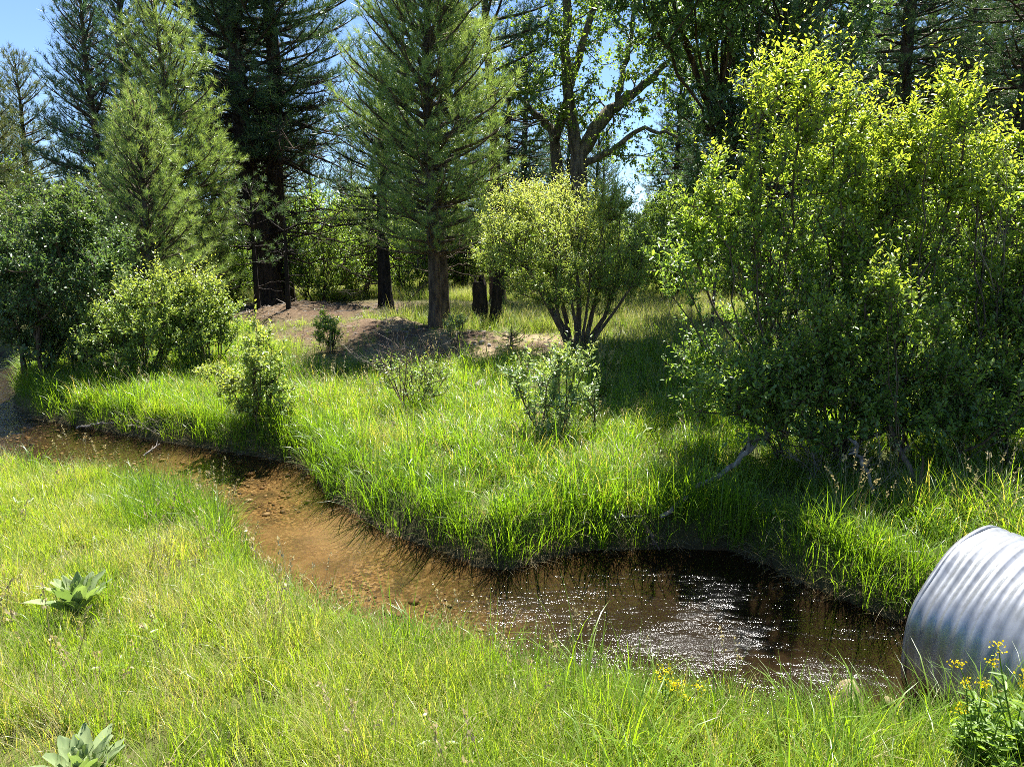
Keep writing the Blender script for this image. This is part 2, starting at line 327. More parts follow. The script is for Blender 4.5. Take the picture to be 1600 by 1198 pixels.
nx, ny = len(wx), len(wy); i, j = np.meshgrid(np.arange(nx - 1), np.arange(ny - 1), indexing='ij')
Fw = np.stack([i * ny + j, (i + 1) * ny + j, (i + 1) * ny + j + 1, i * ny + j + 1], -1).reshape(-1, 4)
Fw = Fw[(sd[Fw] < 0.22).all(1)]; used = np.unique(Fw); rm = np.full(len(X), -1); rm[used] = np.arange(len(used))
wa = Acc(); wa.add(np.stack([X, Y, Z], 1)[used], rm[Fw]); wme = wa.mesh('creek_water', True)
at = wme.attributes.new('turb', 'FLOAT', 'POINT'); at.data.foreach_set('value', turb[used].astype(np.float32))
def water_mat():
    m, n, l, out = mat('creek_water')
    geo = n.new('ShaderNodeNewGeometry'); tb = node(n, 'ShaderNodeAttribute', attribute_name='turb').outputs['Fac']
    mp = n.new('ShaderNodeMapping'); mp.inputs['Rotation'].default_value = (0, 0, math.radians(25)); mp.inputs['Scale'].default_value = (0.5, 1.45, 1); l.new(geo.outputs['Position'], mp.inputs[0])
    n1 = n.new('ShaderNodeTexNoise'); n1.inputs['Scale'].default_value = 9; n1.inputs['Detail'].default_value = 5; n1.inputs['Roughness'].default_value = .62; n1.inputs['Distortion'].default_value = 1.2; l.new(mp.outputs[0], n1.inputs['Vector'])
    n3 = n.new('ShaderNodeTexNoise'); n3.inputs['Scale'].default_value = 38; n3.inputs['Detail'].default_value = 3; n3.inputs['Distortion'].default_value = .8; l.new(mp.outputs[0], n3.inputs['Vector'])
    hs = node(n, 'ShaderNodeMath', operation='MULTIPLY_ADD'); l.new(n3.outputs['Fac'], hs.inputs[0]); hs.inputs[1].default_value = .12; l.new(n1.outputs['Fac'], hs.inputs[2])
    st = node(n, 'ShaderNodeMath', operation='MULTIPLY_ADD'); l.new(tb, st.inputs[0]); st.inputs[1].default_value = 1.0; st.inputs[2].default_value = 0.2
    hm = node(n, 'ShaderNodeMath', operation='MULTIPLY'); l.new(st.outputs[0], hm.inputs[0]); l.new(hs.outputs[0], hm.inputs[1])
    b = n.new('ShaderNodeBump'); b.inputs['Strength'].default_value = 1; b.inputs['Distance'].default_value = .021; l.new(hm.outputs[0], b.inputs['Height'])
    fr = n.new('ShaderNodeFresnel'); fr.inputs[0].default_value = 1.33; l.new(b.outputs[0], fr.inputs['Normal'])
    gl = n.new('ShaderNodeBsdfGlossy'); ro = node(n, 'ShaderNodeMath', operation='MULTIPLY_ADD'); l.new(tb, ro.inputs[0]); ro.inputs[1].default_value = .16; ro.inputs[2].default_value = .05; l.new(ro.outputs[0], gl.inputs['Roughness']); l.new(b.outputs[0], gl.inputs['Normal'])
    tr = n.new('ShaderNodeBsdfTransparent'); tr.inputs[0].default_value = (.75, .69, .57, 1)
    ms = n.new('ShaderNodeMixShader'); l.new(fr.outputs[0], ms.inputs[0]); l.new(tr.outputs[0], ms.inputs[1]); l.new(gl.outputs[0], ms.inputs[2]); l.new(ms.outputs[0], out.inputs[0]); return m
link('creek_water', wme, water_mat(), kind='structure', label='shallow clear creek running over orange gravel into a dark pool', cat='water')

ICO = None
def ico(sub=1):
    import bmesh
    bm = bmesh.new(); bmesh.ops.create_icosphere(bm, subdivisions=sub, radius=1); V = np.array([v.co[:] for v in bm.verts]); F = np.array([[v.index for v in f.verts] for f in bm.faces]); bm.free(); return V, F
I1, I2, I3 = ico(1), ico(2), ico(3)
rng = np.random.RandomState(5)
# gravel on the creek bed
n = 17000; x = rng.uniform(-9, 2.5, n); y = rng.uniform(3.6, 11.5, n); P = np.stack([x, y], 1); ok = inside(P) & (np.minimum(d_line(P, FAR), d_line(P, NEAR)) > .06)
cl = fbm(x, y, 1.4, 21) > -0.15; ok &= cl & ((((x - 1.55) / 1.95) ** 2 + ((y - 4.85) / 1.5) ** 2) > rng.uniform(.6, 1.0, n)); x, y = x[ok], y[ok]; n = len(x)
z = terrain(x, y); s = rng.gamma(1.6, .008, n) + .005; s = np.where(rng.uniform(size=n) < .012, rng.uniform(.035, .06, n), s)
a = Acc(); V0, F0 = ico(1); an = rng.uniform(0, 6.28, n); fr = frames(np.stack([rng.normal(0, .25, n), rng.normal(0, .25, n), np.ones(n)], 1), rng)
inst(a, V0 * np.array([1, .8, .5]), F0, np.stack([x, y, z + s * .1], 1), fr, s, rng.uniform(0, 1, n), 0)
def pebble_mat():
    m, n, l, out = mat('gravel'); at = node(n, 'ShaderNodeAttribute', attribute_name='rnd')
    col = ramp(n, l, at.outputs['Fac'], [(0, (0.04, 0.028, 0.016)), (.35, (0.12, 0.07, 0.03)), (.7, (0.23, 0.135, 0.055)), (.9, (0.30, 0.22, 0.12)), (1, (0.25, 0.23, 0.19))])
    p = n.new('ShaderNodeBsdfPrincipled'); l.new(col, p.inputs['Base Color']); p.inputs['Roughness'].default_value = .7; l.new(p.outputs[0], out.inputs[0]); return m
link('gravel', a.mesh('gravel', True), pebble_mat(), kind='stuff', label='orange and brown gravel lying on the creek bed', cat='gravel')

# ------------------------------------------------------------------ culvert
def culvert():
    m, n, l, out = mat('galvanised_steel')
    tc = n.new('ShaderNodeTexCoord'); no = n.new('ShaderNodeTexNoise'); no.inputs['Scale'].default_value = 2.6; no.inputs['Detail'].default_value = 7; l.new(tc.outputs['Object'], no.inputs['Vector'])
    mp = n.new('ShaderNodeMapping'); mp.inputs['Scale'].default_value = (14, 14, 1.2); l.new(tc.outputs['Object'], mp.inputs[0])
    n2 = n.new('ShaderNodeTexNoise'); n2.inputs['Scale'].default_value = 1.6; n2.inputs['Detail'].default_value = 5; l.new(mp.outputs[0], n2.inputs['Vector'])
    col = ramp(n, l, no.outputs['Fac'], [(.3, (.22, .235, .255)), (.6, (.35, .365, .39)), (.8, (.45, .46, .47))])
    mx = node(n, 'ShaderNodeMix', data_type='RGBA', blend_type='MULTIPLY'); mx.inputs['Factor'].default_value = .55; l.new(col, mx.inputs['A']); l.new(ramp(n, l, n2.outputs['Fac'], [(.35, (.55, .54, .52)), (.6, (1, 1, 1))]), mx.inputs['B'])
    sx = n.new('ShaderNodeSeparateXYZ'); l.new(tc.outputs['Object'], sx.inputs[0])
    n4 = n.new('ShaderNodeTexNoise'); n4.inputs['Scale'].default_value = 7; n4.inputs['Detail'].default_value = 6; l.new(tc.outputs['Object'], n4.inputs['Vector'])
    ad = node(n, 'ShaderNodeMath', operation='MULTIPLY_ADD'); l.new(n4.outputs['Fac'], ad.inputs[0]); ad.inputs[1].default_value = .55; l.new(sx.outputs['Z'], ad.inputs[2])
    rust = ramp(n, l, ad.outputs[0], [(.0, (1, 1, 1)), (.24, (0, 0, 0))])
    mr = node(n, 'ShaderNodeMix', data_type='RGBA'); l.new(rust, mr.inputs['Factor']); l.new(mx.outputs['Result'], mr.inputs['A']); mr.inputs['B'].default_value = (.13, .085, .05, 1); mx = mr
    p = n.new('ShaderNodeBsdfPrincipled'); l.new(mx.outputs['Result'], p.inputs['Base Color']); p.inputs['Metallic'].default_value = .7
    l.new(ramp(n, l, no.outputs['Fac'], [(.3, (.55,) * 3), (.7, (.36,) * 3)]), p.inputs['Roughness'])
    l.new(p.outputs[0], out.inputs[0])
    t = thing('culvert_pipe', 'corrugated galvanised steel culvert pipe jutting over the pool', 'culvert', CUL_C)
    w = -CUL_N; u = np.array([math.cos(CUL_A), math.sin(CUL_A), 0]); up = np.array([0, 0, 1.0])
    L = np.arange(0, 2.4, .0145); an = np.linspace(0, 2 * math.pi, 81)[:-1]; rg = np.random.RandomState(3)
    def shell(R, amp):
        dent = 0.016 * np.sin(an * 2 + 1)[None] + 0.008 * np.sin(an * 5)[None] + .006 * np.sin(an * 9 + 2)[None]
        r = R + amp * (1 + .45 * np.sin(3 * an[None] + 5 * L[:, None])) * np.sin(L[:, None] / 0.087 * 2 * math.pi + .2 * np.sin(2 * an[None] + 1) + .12 * np.sin(5 * an[None] + 3 * L[:, None])) + .006 * np.sin(7 * an[None] + 9 * L[:, None]) + dent * np.exp(-L / .6)[:, None]
        return L[:, None, None] * w + r[..., None] * (np.cos(an)[None, :, None] * u + np.sin(an)[None, :, None] * up)
    a = Acc(); N, K = len(L), len(an); i, j = np.meshgrid(np.arange(N - 1), np.arange(K), indexing='ij'); j2 = (j + 1) % K
    q = np.stack([i * K + j, (i + 1) * K + j, (i + 1) * K + j2, i * K + j2], -1).reshape(-1, 4)
    a.add(shell(CUL_R, .009).reshape(-1, 3), q); a.add(shell(CUL_R - .008, .009).reshape(-1, 3), q[:, ::-1])
    link('shell', a.mesh('shell', True), m, t)
    b = Acc(); prof = np.array([(-.012, -.016), (-.012, .010), (.014, .010), (.014, -.016)])        # a rolled edge
    V = np.stack([p_[0] * w + (CUL_R + p_[1] + 0.016 * np.sin(an * 2 + 1) + .008 * np.sin(an * 5) + .006 * np.sin(an * 9 + 2))[:, None] * (np.cos(an)[:, None] * u + np.sin(an)[:, None] * up) for p_ in prof])
    j = np.arange(K); j2 = (j + 1) % K
    F = np.concatenate([np.stack([k * K + j, ((k + 1) % 4) * K + j, ((k + 1) % 4) * K + j2, k * K + j2], 1) for k in range(4)])
    b.add(V.reshape(-1, 3), F); link('rim', b.mesh('rim', True), m, t)
culvert()

# ------------------------------------------------------------------ pines
def pine_geo(seed, h, clear, R, tufts=TUFT_FINE, tl=0.20, spacing=0.36, per=6, r0=0.13, peak=0.3, dead=0, tuft_step=0.19, lean=(0, 0), up_top=50, up_low=-5, twig_d=0.16, gap=0.0, tapered=0.9):
    """a pine standing at the origin: trunk with limbs, crown of needle tufts"""
    rg = np.random.RandomState(seed); tr = Acc(); cr = Acc()
    zz = np.linspace(-.3, h, 26); wv = 0.02 * h * 0.2
    tp = np.stack([lean[0] * zz / h + wv * np.sin(zz * .8 + seed), lean[1] * zz / h + wv * np.cos(zz * .6 + seed), zz], 1); tp[:, :2] -= tp[1, :2]
    rad = r0 * (1 - np.clip(zz / h, 0, 1)) ** tapered + 0.012; rad[:3] *= np.array([1.6, 1.25, 1.08])
    tube(tr, tp, rad, 10, wob=.04, rng=rg)
    at_h = lambda z: np.array([np.interp(z, zz, tp[:, 0]), np.interp(z, zz, tp[:, 1]), z])
    TP, TD, TS, TT = [], [], [], []
    z = clear
    while z < h - .15:
        t = (z - clear) / (h - clear)
        prof = (t / peak) ** .5 * .35 + .65 if t < peak else (1 - (t - peak) / (1 - peak)) ** .66 + .04
        k = max(3, int(per + rg.randint(-1, 2))); a0 = rg.uniform(0, 6.28)
        for b in range(k):
            if rg.uniform() < gap: continue
            az = a0 + b * 6.283 / k + rg.normal(0, .25); L = R * prof * rg.uniform(.72, 1.12) + .12
            el = math.radians(up_low + (up_top - up_low) * t + rg.normal(0, 7)); d = np.array([math.cos(az) * math.cos(el), math.sin(az) * math.cos(el), math.sin(el)])
            p0 = at_h(z + rg.uniform(-.08, .08)); e = p0 + d * L + np.array([0, 0, L * (.22 - .1 * (1 - t))])
            pts = bez(p0, e, d * L * .4, unit(d + np.array([0, 0, .9])) * L * .3, 7)
            tube(tr, pts, np.linspace(.012 + .016 * L, .006, 7), 4, cap=False)
            ntw = max(2, int(L / twig_d)); f = np.linspace(.22, 1, ntw); f = np.clip(f + rg.normal(0, .03, ntw), .15, 1)
            idx = f * 6; i0 = np.minimum(idx.astype(int), 5); fr_ = (idx - i0)[:, None]; bp = pts[i0] * (1 - fr_) + pts[i0 + 1] * fr_; bd = unit(pts[i0 + 1] - pts[i0])
            sd_ = np.where(np.arange(ntw) % 2 == 0, 1, -1)[:, None] * unit(np.cross(bd, np.array([0, 0, 1.0])))
            wl_ = (.16 + .42 * L * (1 - f) + .05 * rg.uniform(size=ntw)) * rg.uniform(.6, 1.1, ntw)
            td = unit(bd * .75 + sd_ * rg.uniform(.4, 1.0, (ntw, 1)) + np.array([0, 0, 1]) * rg.uniform(-.15, .6, (ntw, 1))); td[-1] = bd[-1]
            inst(tr, *CONE, bp, frames(td, rg), np.stack([.006 + .004 * wl_, .006 + .004 * wl_, wl_], 1))
            for q in range(ntw):
                m = max(1, int(wl_[q] / tuft_step)); u = (np.arange(m) + 1) / m
                TP.append(bp[q] + td[q] * (wl_[q] * u)[:, None] - td[q] * tl * .25); TD.append(unit(td[q] * .8 + rg.normal(0, .28, (m, 3)) + np.array([0, 0, .45]))); TS.append(tl * rg.uniform(.75, 1.15, m)); TT.append(np.full(m, 1.0 if t > .8 and q == ntw - 1 else 0.0))
        z += spacing * rg.uniform(.8, 1.2)
    tpz = at_h(h); TP.append(tpz[None] + np.array([[0, 0, -.1], [0, 0, .0], [0, 0, .1]])); TD.append(np.tile([[0, 0, 1.0]], (3, 1))); TS.append(np.full(3, tl)); TT.append(np.zeros(3))
    for q in range(dead):                               # bare dead limbs
        zq = rg.uniform(.10 * h, clear + .25 * (h - clear)); az = rg.uniform(0, 6.28); L = R * rg.uniform(.5, 1.15); d = np.array([math.cos(az), math.sin(az), rg.uniform(-.25, .25)])
        p0 = at_h(zq); pts = bez(p0, p0 + d * L + np.array([0, 0, rg.uniform(-.35, .25) * L]), d * L * .3, d * L * .3 + np.array([0, 0, rg.uniform(-.3, .3) * L]), 9); pts[1:] += rg.normal(0, .02 * L, (8, 3))
        tube(tr, pts, np.linspace(.014 + .008 * L, .004, 9), 4, cap=False)
        m = int(L * 5); ii = rg.randint(2, 9, m); td = unit(rg.normal(0, .6, (m, 3)) + d * .6); w_ = L * rg.uniform(.1, .4, m)
        inst(tr, *CONE, pts[ii], frames(td, rg), np.stack([w_ * .012 + .003, w_ * .012 + .003, w_], 1))
    TP = np.vstack(TP); TD = np.vstack(TD); TS = np.concatenate(TS); TT = np.concatenate(TT); n = len(TP); which = rg.randint(0, len(tufts), n); fr_ = frames(TD, rg)
    rn = np.clip(rg.beta(1.3, 1.3, n) * .8 + .2 * (TP[:, 2] / h), 0, 1)
    for k, (T, F) in enumerate(tufts):
        s_ = which == k; inst(cr, T, F, TP[s_], fr_[s_], TS[s_], rn[s_], 0)
    if tl > .12 and TT.sum() > 0:                       # upright brown candles on the leading shoots
        s_ = TT > 0; inst(cr, *CONE, TP[s_], frames(np.tile([[0, 0, 1.0]], (int(s_.sum()), 1)), rg), np.stack([np.full(s_.sum(), .012), np.full(s_.sum(), .012), TS[s_] * .9], 1), .5, 1.0)
    return tr, cr
def pine(name, label, cat, px, Y, top_py, R, fol, bark='bark_young', group=None, **k):
    p = at_y(px, 500, Y); x, y = p[0], p[1]; z = H(x, y); h = at_y(px, top_py, Y)[2] - z
    tr, cr = pine_geo(h=h, R=R, **k); t = thing(name, label, cat, (x, y, z), group)
    link('trunk', tr.mesh('trunk', True), M[bark], t); link('crown', cr.mesh('crown'), M[fol], t); return t, h
def copy_tree(t, loc, rz, scale, label, group):
    r = t.copy(); C.objects.link(r); r.location = loc; r.rotation_euler = (0, 0, rz); r.scale = (scale,) * 3 if np.isscalar(scale) else scale; r['label'] = label
    if group: r['group'] = group
    for ch in [o for o in t.children]:
        c = ch.copy(); C.objects.link(c); c.parent = r
    return r

GP = 'pines standing behind the far bank'
pine('pine_tree', 'young pine with dense conical crown rising from the bare dirt mound', 'pine', 680, 15.6, -230, 1.75, 'pine_young', group=GP, seed=1, clear=1.6, r0=.13, peak=.3, dead=14, per=8, spacing=.27, tl=.21, up_low=8, up_top=50, twig_d=.14, tuft_step=.165)
pine('pine_tree', 'slim pine standing close behind the dense young pine on the mound', 'pine', 696, 16.8, -60, 1.0, 'pine_young', group=GP, seed=2, clear=2.8, r0=.11, peak=.3, per=5, spacing=.5, dead=10)
pine('pine_tree', 'short bright green pine in front of the left pine cluster', 'pine', 243, 16.6, 165, 1.35, 'pine_young', group=GP, seed=3, clear=.4, r0=.11, peak=.12, per=8, spacing=.22, tl=.19, twig_d=.13, tuft_step=.17, up_low=5, up_top=58)
pine('pine_tree', 'tall green pine right behind the short bright pine', 'pine', 285, 19.4, -18, 1.85, 'pine_young', group=GP, seed=4, clear=.8, r0=.16, peak=.2, per=8, spacing=.27, twig_d=.14, tuft_step=.17, tl=.21, up_low=2, up_top=55)
pine('pine_tree', 'dark bluish pine at the left edge of the pine cluster', 'pine', 178, 20.5, -40, 1.7, 'pine_blue', group=GP, seed=5, clear=.8, r0=.17, peak=.25, per=7, spacing=.3, tl=.23, tufts=TUFT_MID)
pine('pine_tree', 'tall dark pine rising behind the left pine cluster', 'pine', 232, 23.0, -170, 1.9, 'pine_dark', group=GP, seed=6, clear=1.5, r0=.2, peak=.25, per=7, spacing=.34, tl=.24, tufts=TUFT_MID)
big1, _ = pine('ponderosa_tree', 'huge dark leaning pine trunk with bare dead limbs, left one of two', 'pine', 426, 25.0, -330, 3.4, 'pine_dark', 'bark_pine', group=GP, seed=7, clear=5.0, r0=.36, peak=.35, per=6, spacing=.42, tl=.28, dead=70, tufts=TUFT_MID, lean=(-1.5, .3), gap=.15, tapered=.6, tuft_step=.16, twig_d=.22)
big2, _ = pine('ponderosa_tree', 'huge dark straight pine trunk with bare dead limbs, right one of two', 'pine', 446, 25.8, -350, 3.4, 'pine_dark', 'bark_pine', group=GP, seed=8, clear=5.0, r0=.32, peak=.35, per=6, spacing=.42, tl=.28, dead=80, tufts=TUFT_MID, lean=(.2, 0), gap=.15, tapered=.6, tuft_step=.16, twig_d=.22)
pine('pine_tree', 'mid-sized pine with bare black trunk left of the mound pine', 'pine', 604, 21.5, 90, 1.6, 'pine_dark', 'bark_burnt', group=GP, seed=9, clear=2.4, r0=.22, peak=.3, per=7, spacing=.3, tl=.22, tufts=TUFT_MID, dead=25)
pine('ponderosa_tree', 'dark spreading pine between the mound pine and the cottonwood', 'pine', 778, 23.5, -330, 2.5, 'pine_blue', 'bark_pine', group=GP, seed=10, clear=4.4, r0=.22, peak=.3, per=5, spacing=.5, tl=.25, tufts=TUFT_MID, dead=20, lean=(-.6, 0), gap=.15)
pine('pine_tree', 'tall dark pine standing behind the left side of the big leafy thicket', 'pine', 1195, 16.5, -130, 1.9, 'pine_blue', 'bark_pine', group=GP, seed=11, clear=1.8, r0=.2, peak=.3, per=6, spacing=.4, tl=.22, tufts=TUFT_MID)
d1, _ = pine('fir_tree', 'tall dark drooping fir behind the middle of the leafy thicket', 'fir', 1375, 20.5, -420, 2.3, 'pine_dark', 'bark_pine', group=GP, seed=12, clear=1.2, r0=.26, peak=.15, per=7, spacing=.36, tl=.17, tufts=TUFT_MID, up_low=-18, up_top=30, tuft_step=.13)
d2, _ = pine('fir_tree', 'tall dark fir at the right edge behind the leafy thicket', 'fir', 1560, 18.5, -420, 2.3, 'pine_dark', 'bark_pine', group=GP, seed=13, clear=1.2, r0=.26, peak=.15, per=7, spacing=.38, tl=.17, tufts=TUFT_MID, up_low=-18, up_top=30, dead=12, tuft_step=.13)
for k, (px, Yd, s, src, lb) in enumerate([(1290, 25, 1.0, 0, 'dark fir deep behind the left half of the thicket'), (1470, 24, 1.05, 1, 'dark fir deep behind the right half of the thicket'), (1660, 23, 1.0, 0, 'dark fir at the far right edge'), (1230, 30, 1.15, 1, 'dark fir furthest back behind the thicket'), (1410, 29, 1.2, 0, 'tall dark fir rising over the thicket from behind'), (1560, 28, 1.2, 1, 'tall dark fir deep behind the right edge fir'), (1110, 33, 1.0, 0, 'dark fir right of the cottonwood crown'), (1185, 27, 1.0, 0, 'dark fir behind the tall dark pine by the thicket'), (1345, 34, 1.3, 1, 'dark fir far behind the thicket top'), (1505, 33, 1.3, 0, 'dark fir far behind the right thicket top'), (1610, 31, 1.25, 1, 'dark fir far back at the right edge'), (1050, 42, 1.0, 1, 'dark fir far back right of the cottonwood limbs'),
        (400, 32, 1.15, 0, 'dark fir far behind the huge trunks'), (640, 42, 1.2, 1, 'dark fir straight behind the mound pine'), (720, 31, .9, 0, 'dark fir right behind the mound pine'), (820, 37, 1.0, 1, 'dark fir behind the cottonwood fork')]):
    q = at_y(px, 480, Yd); copy_tree((d1, d2)[src], (q[0], q[1], H(q[0], q[1]) - .1), k * 2.1, s, lb, GP)
f1, fh1 = pine('distant_pine', 'sparse olive pine against the sky at the far left, the shorter one', 'pine', 72, 31, 92, 1.9, 'pine_brown', 'bark_pine', group=GP, seed=14, clear=2.2, r0=.2, peak=.25, per=6, spacing=.4, tl=.3, tufts=TUFT_MID, gap=.1)
pine('distant_pine', 'olive pine cut by the left picture edge', 'pine', 6, 27, 70, 1.9, 'pine_brown', 'bark_pine', group=GP, seed=15, clear=1.5, r0=.22, peak=.3, per=6, spacing=.38, tl=.3, tufts=TUFT_MID)
pine('pine_sapling', 'thin dark pine sapling on the reddish litter bank, taller one', 'sapling', 404, 19.3, 290, .75, 'pine_dark', 'bark_burnt', group=GP, seed=16, clear=1.3, r0=.07, peak=.3, per=4, spacing=.4, tl=.18, tufts=TUFT_MID, dead=8)
pine('pine_sapling', 'thin bare-stemmed pine sapling at the foot of the huge trunks', 'sapling', 452, 18.6, 330, .6, 'pine_dark', 'bark_burnt', group=GP, seed=17, clear=1.5, r0=.06, peak=.3, per=4, spacing=.4, tl=.18, tufts=TUFT_MID, dead=10)

# ------------------------------------------------------------------ broadleaf trees and shrubs
def grow(stems, targets, rg, seg, lift=.35, align_w=.5, n_main=0):
    cap_ = 400 + len(targets) * 14; Pn = np.zeros((cap_, 3)); Dn = np.zeros((cap_, 3)); par = np.full(cap_, -1); n = 0; chains = []
    for s in stems: Pn[n] = s[0]; Dn[n] = unit(np.asarray(s[1], float)); n += 1
    for ti, t in enumerate(targets):
        m_ = len(stems) if ti < n_main else n
        v = t - Pn[:m_]; d = np.linalg.norm(v, axis=1) + 1e-6; al = (v * Dn[:m_]).sum(1) / d
        j = int(np.argmin(d * (1 + align_w * (1 - al)) + 0.02)); L = d[j]; k = int(np.clip(L / seg, 1, 12)) + 1
        pts = bez(Pn[j], t, Dn[j] * L * .35, (unit(v[j]) + np.array([0, 0, lift])) * L * .25, k + 1); pts[1:-1] += rg.normal(0, .035 * L / k ** .5, (k - 1, 3))
        ids = [j]
        for q in range(1, k + 1):
            Pn[n] = pts[q]; Dn[n] = unit(pts[q] - pts[q - 1]); par[n] = ids[-1]; ids.append(n); n += 1
        chains.append(ids)
    cnt = np.zeros(n); cnt[[c[-1] for c in chains]] = 1
    for k in range(n - 1, -1, -1):
        if par[k] >= 0: cnt[par[k]] += cnt[k]
    return Pn[:n], Dn[:n], cnt, chains
def blobs(rg, n, bl, rough=.25, shell=.55, clump=.45):
    """targets inside a union of ellipsoids (cx,cy,cz,rx,ry,rz); shell > 0 pushes them outwards"""
    vol = np.array([b[3] * b[4] * b[5] for b in bl]) ** .8; w = rg.choice(len(bl), n, p=vol / vol.sum()); B = np.array(bl)[w]
    d = unit(rg.normal(size=(n, 3))); r = rg.uniform(0, 1, n) ** (1 / (3 + 3 * shell)); lump = 1 + rough * np.sin(d[:, 0] * 5 + w) * np.sin(d[:, 1] * 4 + 2 * w) * np.cos(d[:, 2] * 5) + rough * .5 * rg.normal(size=n)
    T = B[:, :3] + d * B[:, 3:] * (r * lump)[:, None]
    if clump:                                            # foliage gathers in uneven clumps with gaps between
        ce = T[rg.choice(n, max(4, n // 13), replace=False)]; k = np.argmin(((T[:, None] - ce[None]) ** 2).sum(2), 1); T = T + (ce[k] - T) * (clump * rg.uniform(.5, 1.2, n))[:, None]
    return T
def leafy_geo(seed, stems, bl, n_t, leaf=LEAF6, ll=.055, twigs=3, twl=.22, per=9, r_tip=.004, rexp=.42, seg=.25, lift=.35, n_main=8, shell=.55, rough=.25, tip_z=None, up=.5, flat=.0, zmin=.05, bare=0.0, sides=5, droop=.15, keep=None, sprays=0, pre=(), clump=0.0):
    rg = np.random.RandomState(seed); T = blobs(rg, n_t, bl, rough, shell, clump); T = T[T[:, 2] > zmin]
    c = np.mean([s[0] for s in stems], 0); dist = np.linalg.norm((T - c) * np.array([1, 1, .8]), axis=1)
    far = np.argsort(-dist)[:len(T) // 2]; main = rg.choice(far, min(n_main, len(far)), replace=False); rest = np.setdiff1d(np.arange(len(T)), main)
    rest = rest[np.argsort(dist[rest] * rg.uniform(.8, 1.2, len(rest)))]; T = T[np.concatenate([main, rest])]
    Pn, Dn, cnt, chains = grow(stems, T, rg, seg, lift, n_main=len(main) if len(stems) > 2 else 0); tr = Acc(); cr = Acc(); ends = []
    for q_, ra, rb in pre: tube(tr, q_, np.linspace(ra, rb, len(q_)) * .8, 9, wob=.05, rng=rg)
    for ch in chains:
        r = r_tip * cnt[ch] ** rexp; r[0] = min(r[0], r[1] * 1.5)
        tube(tr, Pn[ch], r, sides if r[1] > .02 else 3, cap=False); ends.append(ch[-1])
        if len(ch) > 2: ends.append(ch[-2])
    ends = np.array(ends); e = np.repeat(ends, twigs); n = len(e)
    if bare: k_ = rg.uniform(size=n) > 0
    td = unit(Dn[e] * .6 + rg.normal(0, .55, (n, 3)) + np.array([0, 0, up])); L = twl * rg.uniform(.5, 1.3, n); p0 = Pn[e]
    if sprays:
        top = ends[np.argsort(-(Pn[ends, 2] + rg.normal(0, .35, len(ends))))[:sprays]]; p0 = np.vstack([p0, Pn[top]]); td = np.vstack([td, unit(rg.normal(0, .22, (len(top), 3)) + np.array([0, 0, 1.0]))]); L = np.concatenate([L, twl * rg.uniform(1.3, 2.4, len(top))]); n = len(p0)
    inst(tr, *CONE, p0, frames(td, rg), np.stack([r_tip * .8 * np.ones(n), r_tip * .8 * np.ones(n), L], 1))
    if keep is not None:
        s_ = keep(p0, rg); p0, td, L = p0[s_], td[s_], L[s_]; n = len(p0)
    k = per; u = (np.arange(k) + .6) / k; pos = p0[:, None] + td[:, None] * (L[:, None] * u)[:, :, None]; pos = pos.reshape(-1, 3); tdr = np.repeat(td, k, 0); m = len(pos)
    rad = unit(np.cross(tdr, rg.normal(size=(m, 3)))); ld = unit(tdr * .55 + rad * .85 + np.array([0, 0, .25 - droop]) + rg.normal(0, .2, (m, 3)))
    nrm = np.array([0, 0, 1.0]) + rg.normal(0, .4, (m, 3)); x = unit(np.cross(nrm, ld)); y = np.cross(ld, x); fr_ = np.stack([x, y, ld], 2)
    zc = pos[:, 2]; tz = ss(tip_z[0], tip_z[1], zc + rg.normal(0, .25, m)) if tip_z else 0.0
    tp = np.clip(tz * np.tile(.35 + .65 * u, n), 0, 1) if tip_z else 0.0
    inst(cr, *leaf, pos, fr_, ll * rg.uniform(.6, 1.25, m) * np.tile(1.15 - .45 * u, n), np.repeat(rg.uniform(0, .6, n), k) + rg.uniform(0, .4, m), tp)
    return tr, cr
def leafy(name, label, cat, loc, fol, bark='bark_shrub', group=None, rz=0, parts=('trunk', 'crown'), **k):
    tr, cr = leafy_geo(**k); t = thing(name, label, cat, loc, group, rz)
    link(parts[0], tr.mesh(parts[0], True), M[bark], t); link(parts[1], cr.mesh(parts[1]), M[fol], t); return t
def stems_at(rg, n, r, splay=.5):
    o = []
    for q in range(n):
        a = rg.uniform(0, 6.28); d = np.array([math.cos(a), math.sin(a), 0]); o.append((d * r * rg.uniform(.2, 1) + np.array([0, 0, -.08]), d * splay * rg.uniform(.3, 1) + np.array([0, 0, 1])))
    return o
rgm = np.random.RandomState(77)
GS = 'leafy shrubs along the far bank'
def foot(px, py): p = hit(px, py); return np.array([p[0], p[1], H(p[0], p[1])])
def rel(p, px, py, dy=0.0):                           # a pixel at the depth of a foot point, relative to it
    q = at_y(px, py, p[1] + dy); return q - p
def blob_px(p, px, py, wpx, hpx, dy=0.0, ry=None):    # ellipsoid whose outline covers that pixel box
    c = rel(p, px, py, dy); s = (p[1] + dy) / (FPX * math.cos(PITCH)); return (c[0], c[1], c[2], wpx / 2 * s, (ry if ry else wpx / 2 * s), hpx / 2 * s)

